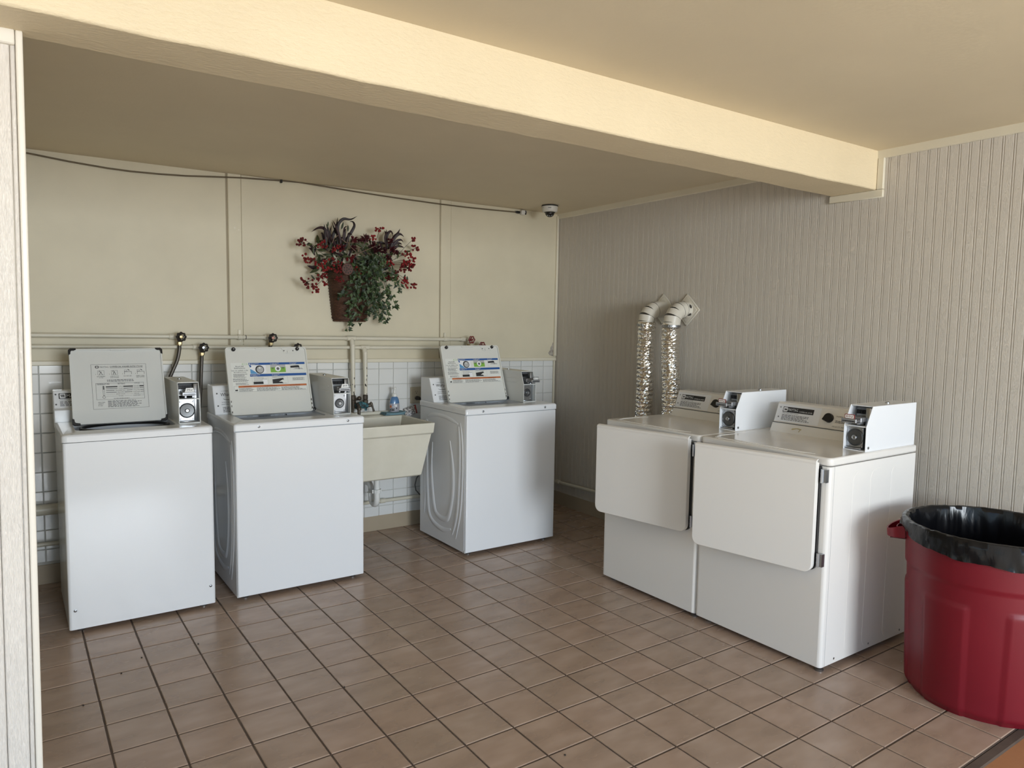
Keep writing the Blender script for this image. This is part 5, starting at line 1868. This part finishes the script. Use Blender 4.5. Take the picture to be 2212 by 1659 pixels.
# ------------------------------------------------------------------ wall basket of berries, blades and ivy
ba = thing('flower_basket', 'brown wicker wall basket overflowing with red berries, maroon blades and trailing ivy', 'flower basket', (1.815, YB - 0.006, 1.60))
BR = random.Random(41)
def L_(a, b, dep):
    """a, b measured across and down the arrangement; dep is how far it stands off the wall"""
    return Vector((0.000573 * a - 0.4958, -dep, 0.556 - 0.000531 * b + 0.0000407 * a))
def shift(q):
    q.v = [v + Vector((0.016, 0, 0)) for v in q.v]
    return q
# half-round woven basket, narrower at its foot
q = G()
z0, z1 = -0.155, 0.165
rows = 34
nseg = 44
vs = []
for j in range(rows * 3 + 1):
    f = j / (rows * 3)
    z = z0 + (z1 - z0) * f
    wx = 0.112 + 0.036 * f; dy = 0.085 + 0.045 * f
    if f < 0.03:
        wx -= 0.008; dy -= 0.008
    row = j // 3
    for i in range(nseg + 1):
        a = PI * i / nseg
        bulge = (0, 1, 0.8)[j % 3] * 0.0032
        weave = 0.0022 * math.cos(i * PI + row * PI) * (1 if j % 3 else 0.2)
        r = 1 + (bulge + weave) / wx
        vs.append((-wx * r * math.cos(a) * (1.0 if True else 1), -dy * r * math.sin(a) ** 0.72 if math.sin(a) > 1e-6 else 0.0, z + 0.004 * math.cos(a) * 0))
fs = []
m_ = nseg + 1
for j in range(rows * 3):
    for i in range(nseg):
        fs.append((j * m_ + i, j * m_ + i + 1, (j + 1) * m_ + i + 1, (j + 1) * m_ + i))
fs.append(tuple(range(m_)))
q.add(vs, fs)
obj('wicker_body', shift(q), M['wicker'], ba, angle=60)
q = G()
pts = [(-0.150 * math.cos(PI * i / 24), -0.132 * math.sin(PI * i / 24) ** .72 if 0 < i < 24 else 0, z1 + 0.003) for i in range(25)]
q.tube(pts, [0.008 + 0.0015 * (i % 2) for i in range(25)], 8)
obj('basket_rim', shift(q), M['wicker'], ba)
q = G()
pts = [(-0.106 * math.cos(PI * i / 24), -0.080 * math.sin(PI * i / 24) ** .72 if 0 < i < 24 else 0, z0 + 0.004) for i in range(25)]
q.tube(pts, [0.006 + 0.001 * (i % 2) for i in range(25)], 8)
obj('basket_foot', shift(q), M['wicker'], ba)
# dry moss packing the mouth of the basket
q = G()
vs, fs = [], []
for j in range(9):
    for i in range(17):
        a = PI * i / 16; r = j / 8
        vs.append((-0.155 * r * math.cos(a), -0.125 * r * math.sin(a) - 0.002, z1 - 0.01 + 0.05 * (1 - r * r) + 0.02 * noise.noise((i * .9, j * .9, 1))))
fs = [(j * 17 + i, j * 17 + i + 1, (j + 1) * 17 + i + 1, (j + 1) * 17 + i) for j in range(8) for i in range(16)]
q.add(vs, fs)
o = obj('moss_packing', q, M['stem'], ba); o['kind'] = 'stuff'

def leaf_shape(outline, fold=0.25, curl=0.2):
    """flat outline (tip at +x) creased along its midrib"""
    q = G()
    n = len(outline)
    mid = [(0.0, 0.0), (0.35, 0.0), (0.7, 0.0), (outline[n // 2][0], 0.0)]
    vs = [(x, y, abs(y) * fold - curl * x * x) for x, y in outline]
    c = (0.38, 0.0, -curl * 0.14)
    vs.append(c)
    q.add(vs, [(i, (i + 1) % n, n) for i in range(n)])
    return q
ivy_o = [(0, 0), (-0.06, 0.13), (-0.22, 0.30), (0.02, 0.30), (0.16, 0.52), (0.33, 0.27), (0.58, 0.20), (1.0, 0.0), (0.58, -0.20), (0.33, -0.27), (0.16, -0.52), (0.02, -0.30), (-0.22, -0.30), (-0.06, -0.13)]
lance = [(0, 0), (0.2, 0.11), (0.5, 0.16), (0.8, 0.09), (1, 0), (0.8, -0.09), (0.5, -0.16), (0.2, -0.11)]
def mesh_of(name, q, m):
    o = obj(name, q, m, None, angle=0)
    me = o.data
    bpy.data.objects.remove(o)
    return me
ivy_me = [mesh_of('ivy_leaf', leaf_shape(ivy_o, f, c), M['ivy']) for f, c in ((0.2, 0.15), (0.35, 0.3), (0.1, 0.45))]
olive_me = [mesh_of('olive_leaf', leaf_shape(lance, 0.3, c), M['greenleaf']) for c in (0.1, 0.35)]
fill_me = mesh_of('filler_leaf', leaf_shape(lance, 0.3, 0.2), M['darkleaf'])
def put(name, me, pos, fwd, nrm, size):
    o = bpy.data.objects.new(name, me)
    COL.objects.link(o); o.parent = ba
    x = Vector(fwd).normalized(); z = Vector(nrm); z = (z - x * z.dot(x)).normalized(); y = z.cross(x)
    mt = Matrix((x, y, z)).transposed().to_4x4()
    o.matrix_local = Matrix.Translation(pos) @ mt @ Matrix.Scale(size, 4)
    return o
def rv(s_=1.0):
    return Vector((BR.uniform(-1, 1), BR.uniform(-1, 1), BR.uniform(-1, 1))) * s_
# ivy: trailing strands, each with its stem and leaves
strands = [[(960, 640), (900, 900), (860, 1150), (850, 1400), (850, 1520)], [(1000, 640), (980, 900), (960, 1150), (940, 1420)],
           [(1040, 640), (1050, 900), (1040, 1150), (1010, 1400)], [(1080, 640), (1130, 900), (1150, 1120), (1170, 1330), (1240, 1430)],
           [(1120, 620), (1200, 850), (1230, 1050), (1270, 1230), (1270, 1400)], [(1150, 600), (1270, 850), (1330, 980), (1390, 1090)],
           [(900, 700), (820, 900), (760, 1030), (690, 1100)], [(930, 720), (850, 980), (800, 1180), (810, 1340)],
           [(1000, 700), (1110, 1000), (1200, 1250), (1190, 1420)], [(1060, 620), (1110, 760), (1160, 800)], [(960, 760), (1040, 1020), (1080, 1240), (1080, 1360)],
           [(1100, 700), (1220, 980), (1300, 1230), (1310, 1260)]]
nleaf = 0
# deep ivy behind the trailing strands
for k in range(70):
    f = BR.random()
    a = BR.uniform(880 - 40 * f, 1130 + 110 * f); b = 660 + 660 * f
    put('ivy_leaf', ivy_me[k % 3], L_(a, b, BR.uniform(.115, .150)), (BR.uniform(-1, 1), BR.uniform(-.2, .2), BR.uniform(-1, .3)), (BR.uniform(-.5, .5), -1, BR.uniform(-.2, .6)), BR.uniform(.026, .038))
for si, st in enumerate(strands):
    dep0 = 0.135 + 0.03 * (si % 3)
    P_ = [L_(a, b, dep0 + 0.03 * math.sin(i * 1.3 + si) - 0.022 * max(0, i - 2)) for i, (a, b) in enumerate(st)]
    out = []
    for i in range(len(P_) - 1):
        for k in range(6):
            out.append(P_[i].lerp(P_[i + 1], k / 6) + rv(0.004))
    out.append(P_[-1])
    q = G(); q.tube(out, 0.0014, 5)
    obj('ivy_stem', q, M['stem'], ba)
    for i, p in enumerate(out):
        tip = i > len(out) * 0.72
        for k in range(1 if tip else 2):
            d = Vector((BR.uniform(-1, 1), BR.uniform(-.5, .1), BR.uniform(-1, .35)))
            nr = Vector((BR.uniform(-.5, .5), -1, BR.uniform(-.3, .7)))
            base = p + Vector((BR.uniform(-.022, .022), BR.uniform(-.02, .015), BR.uniform(-.015, .015))) * (0.5 if tip else 1)
            put('ivy_leaf', ivy_me[nleaf % 3], base, d, nr, BR.uniform(.020, .031))
            nleaf += 1
# a few big pale leaves at the front
for a, b, sx, sz in ((900, 930, -1, .2), (1160, 740, .3, 1), (1180, 690, .6, .6), (780, 1170, -1, -.2), (1160, 780, .2, -1), (690, 1080, -.8, .3)):
    put('ivy_leaf', ivy_me[0], L_(a, b, .175), (sx, -.1, sz), (0, -1, .2), .034)
# olive leaves among the berries
for a, b, sx, sz in ((380, 600, -.1, 1), (400, 560, .3, -1), (570, 540, .2, .9), (560, 520, .9, .4), (520, 610, 1, 0), (600, 600, 1, -.2), (640, 660, .8, .3), (460, 690, 1, -.5), (900, 690, 1, .2),
                     (870, 700, 1, -.3), (380, 830, .6, -.8), (460, 830, -1, .2), (1050, 590, .3, -1), (1560, 570, -1, 0), (1420, 520, -.7, .5), (1490, 850, -.3, -1), (1540, 870, .05, -1), (1100, 610, 1, -.3),
                     (460, 480, -.9, -.5), (400, 470, -1, -.35), (1240, 640, .4, .8), (1380, 660, .3, .7), (730, 300, .2, .8), (560, 280, .1, 1), (790, 330, .05, 1)):
    put('olive_leaf', olive_me[int(a) % 2], L_(a, b, BR.uniform(.10, .17)), (sx, BR.uniform(-.4, .1), sz), (BR.uniform(-.4, .4), -1, BR.uniform(-.3, .6)), BR.uniform(.035, .05))
# maroon blades that arch up and out
def blade(pts, dep, w):
    P_ = [L_(a, b, dep + 0.012 * i) for i, (a, b) in enumerate(pts)]
    out = []
    n = len(P_)
    for i in range(n - 1):
        p0, p1, p2, p3 = P_[max(i - 1, 0)], P_[i], P_[i + 1], P_[min(i + 2, n - 1)]
        for k in range(6):
            s_ = k / 6
            out.append(0.5 * ((2 * p1) + (p2 - p0) * s_ + (2 * p0 - 5 * p1 + 4 * p2 - p3) * s_ ** 2 + (3 * p1 - p0 - 3 * p2 + p3) * s_ ** 3))
    out.append(P_[-1])
    vs, m2 = [], len(out)
    for i, p in enumerate(out):
        t = (out[min(i + 1, m2 - 1)] - out[max(i - 1, 0)]).normalized()
        s_ = t.cross(Vector((0, -1, 0)))
        s_ = s_.normalized() if s_.length > 1e-4 else Vector((1, 0, 0))
        f = i / (m2 - 1)
        k = w * (0.35 + 1.3 * math.sin(PI * min(1, f * .9 + .1)) ** .8) * (1 - f ** 6)
        vs += [p - s_ * k + Vector((0, -.002, 0)), p + Vector((0, .0025, 0)), p + s_ * k + Vector((0, -.002, 0))]
    q = G(); q.add(vs, [(3 * i + k, 3 * i + k + 1, 3 * i + k + 4, 3 * i + k + 3) for i in range(m2 - 1) for k in range(2)])
    obj('blade_leaf', q, M['darkleaf'], ba, angle=80)
for pts, w in (([(640, 560), (590, 420), (530, 300), (450, 290), (365, 340)], .0062), ([(700, 560), (690, 380), (690, 250), (740, 180), (820, 185), (890, 145)], .0060),
               ([(760, 560), (790, 420), (840, 330), (865, 260), (840, 215), (790, 215)], .0058), ([(560, 520), (545, 400), (530, 320), (515, 245)], .0052), ([(660, 540), (650, 380), (680, 280), (690, 160)], .0062),
               ([(720, 560), (700, 400), (650, 280), (605, 205)], .005), ([(600, 520), (590, 400), (575, 300), (548, 238)], .005), ([(600, 480), (600, 360), (610, 255)], .004),
               ([(740, 540), (760, 420), (760, 300), (740, 340)], .004), ([(780, 520), (800, 420), (805, 350), (840, 375)], .005), ([(560, 480), (530, 400), (510, 350), (485, 350)], .0045),
               ([(700, 520), (740, 400), (745, 290), (775, 268)], .0035), ([(760, 480), (700, 360), (660, 300), (625, 215)], .004), ([(670, 520), (640, 460), (600, 420), (580, 345)], .0055),
               ([(1300, 520), (1280, 420), (1265, 350), (1240, 310)], .006), ([(1310, 520), (1300, 380), (1330, 312), (1358, 345)], .005), ([(1330, 500), (1300, 400), (1310, 330), (1340, 320), (1350, 380)], .005),
               ([(1320, 520), (1360, 400), (1410, 340), (1430, 285)], .0055), ([(1330, 520), (1380, 390), (1430, 350), (1475, 388)], .0062), ([(1340, 540), (1400, 440), (1450, 420), (1475, 450)], .005),
               ([(1350, 560), (1400, 470), (1450, 460), (1478, 478)], .006), ([(1350, 580), (1420, 500), (1470, 500), (1500, 520)], .005), ([(1240, 540), (1210, 480), (1180, 440)], .004),
               ([(1280, 520), (1250, 400), (1260, 340), (1250, 300)], .004), ([(440, 560), (400, 500), (360, 470), (330, 480)], .005), ([(430, 600), (390, 540), (345, 520)], .005)):
    blade(pts, BR.uniform(.06, .12), w)
# shadowy leaves that fill the bouquet behind the flowers
for k in range(150):
    u = BR.random()
    if k < 60:
        a, b = BR.uniform(470, 900), BR.uniform(430, 800)
    elif k < 120:
        a, b = BR.uniform(1000, 1420), BR.uniform(440, 860)
    else:
        a, b = BR.uniform(820, 1150), BR.uniform(470, 760)
    d = Vector((BR.uniform(-1, 1), BR.uniform(-.3, .2), BR.uniform(-.6, 1)))
    o = put('filler_leaf', olive_me[k % 2] if k % 3 else fill_me, L_(a, b, BR.uniform(.04, .11)), d, (BR.uniform(-.5, .5), -1, BR.uniform(-.3, .6)), BR.uniform(.04, .075))
# sprays of red berries on wiry stems
def spray(x0, y0, x1, y1, n, frm, dep):
    q = G()
    c = L_(*frm, dep * .75)
    hub = L_((x0 + x1) / 2, (y0 + y1) / 2, dep)
    q.tube([c, c.lerp(hub, .5) + Vector((0, -.01, .008)), hub], 0.0013, 5, 1)
    for k in range(n):
        p = L_(BR.uniform(x0, x1), BR.uniform(y0, y1), dep + BR.uniform(-.02, .02))
        q.tube([hub + rv(.004), p], 0.0007, 4, 1)
        q.ball(p, BR.uniform(.0062, .0088), 7, 5)
    obj('berry_spray', q, [M['berry'], M['stem']], ba)
for s_ in ((205, 415, 300, 500, 12, (560, 620)), (275, 405, 320, 440, 5, (500, 560)), (410, 430, 530, 520, 16, (640, 640)), (250, 590, 310, 690, 8, (520, 700)), (320, 635, 450, 690, 14, (640, 720)),
           (480, 650, 600, 800, 22, (700, 740)), (590, 640, 705, 810, 24, (760, 720)), (415, 820, 545, 905, 18, (680, 780)), (230, 845, 375, 985, 18, (640, 800)), (345, 930, 445, 1035, 12, (620, 820)),
           (495, 905, 545, 960, 6, (640, 820)), (600, 490, 700, 570, 14, (720, 640)), (785, 590, 890, 690, 16, (860, 740)), (850, 750, 975, 855, 20, (900, 760)), (630, 860, 745, 920, 12, (740, 780)),
           (1100, 280, 1195, 335, 12, (1100, 520)), (1055, 370, 1110, 430, 8, (1080, 540)), (1540, 395, 1590, 450, 8, (1380, 640)), (1610, 475, 1700, 560, 11, (1400, 660)), (1490, 560, 1600, 625, 14, (1360, 680)),
           (1420, 640, 1600, 740, 28, (1320, 700)), (1430, 730, 1600, 825, 26, (1320, 720)), (1255, 860, 1420, 920, 24, (1250, 760)), (1430, 890, 1525, 1035, 16, (1300, 780)), (1575, 965, 1640, 1045, 10, (1320, 780)),
           (1255, 675, 1350, 745, 12, (1200, 680)), (400, 700, 460, 760, 7, (620, 720)), (1340, 780, 1430, 850, 8, (1270, 740)), (1520, 690, 1600, 770, 10, (1330, 700))):
    spray(*s_, BR.uniform(.10, .18))
# ragged crimson flower heads
def bloom(a, b, r, dep):
    q = G()
    c = L_(a, b, dep)
    for k in range(34):
        d = Vector((BR.uniform(-1, 1), BR.uniform(-1, .2), BR.uniform(-1, 1))).normalized()
        s_ = d.cross(rv()).normalized()
        t = c + d * r * BR.uniform(.75, 1.1)
        m2 = c + d * r * .55
        q.add([c, m2 + s_ * r * .16, t, m2 - s_ * r * .16], [(0, 1, 2, 3)])
    obj('flower_head', q, M['flower'], ba, angle=0)
for a, b, r in ((990, 410, .030), (870, 415, .026), (1150, 540, .034), (1215, 560, .024), (1090, 480, .026), (1290, 440, .024), (1340, 540, .026), (720, 520, .024), (870, 520, .022), (1390, 580, .024), (930, 440, .022), (1300, 640, .022)):
    bloom(a, b, r * 1.25, BR.uniform(.11, .16))
# lotus pod and bare twigs
q = G()
pc_ = L_(762, 775, .165)
q.lathe([(0.0001, 0.030), (0.016, 0.028), (0.034, 0.004), (0.038, -0.004), (0.034, -0.008), (0.0001, -0.006)], pc_, 'y', 24)
pod = obj('lotus_pod', q, M['pod'], ba)
for k in range(12):
    a = 2 * PI * k / 9; r = 0.024 if k < 9 else 0.009
    if k >= 9:
        a = 2 * PI * k / 3
    q = G(); q.ball((pc_.x + r * math.cos(a), pc_.y - 0.0065, pc_.z + r * math.sin(a)), 0.0052, 8, 5, sz=1.0)
    obj('pod_seed', q, M['rust'], pod)
for pts in ([(880, 605), (850, 560), (790, 510), (745, 430)], [(870, 605), (940, 570), (1010, 540), (1085, 505)], [(885, 580), (900, 530), (935, 510), (930, 550)], [(590, 470), (610, 410), (650, 380)], [(700, 420), (740, 460), (800, 470), (830, 460)]):
    q = G()
    P_ = [L_(a, b, .165 + .006 * i) for i, (a, b) in enumerate(pts)]
    q.tube(P_, [.0028, .0025, .002, .0014][:len(P_)], 6)
    obj('twig', q, M['twig'], ba)

# crumbs on the floor
q = G()
for x, y in ((0.30, -0.42), (0.15, -0.62), (0.39, -0.31), (1.47, -1.86), (0.62, -0.30), (1.02, -1.02), (2.85, -1.85)):
    q.ball((x, y, 0.0015), 0.0035, 6, 4)
o = obj('floor_crumbs', q, M['fleck']); tag(o, 'a few dark crumbs scattered on the tiled floor', 'crumbs'); o['kind'] = 'stuff'
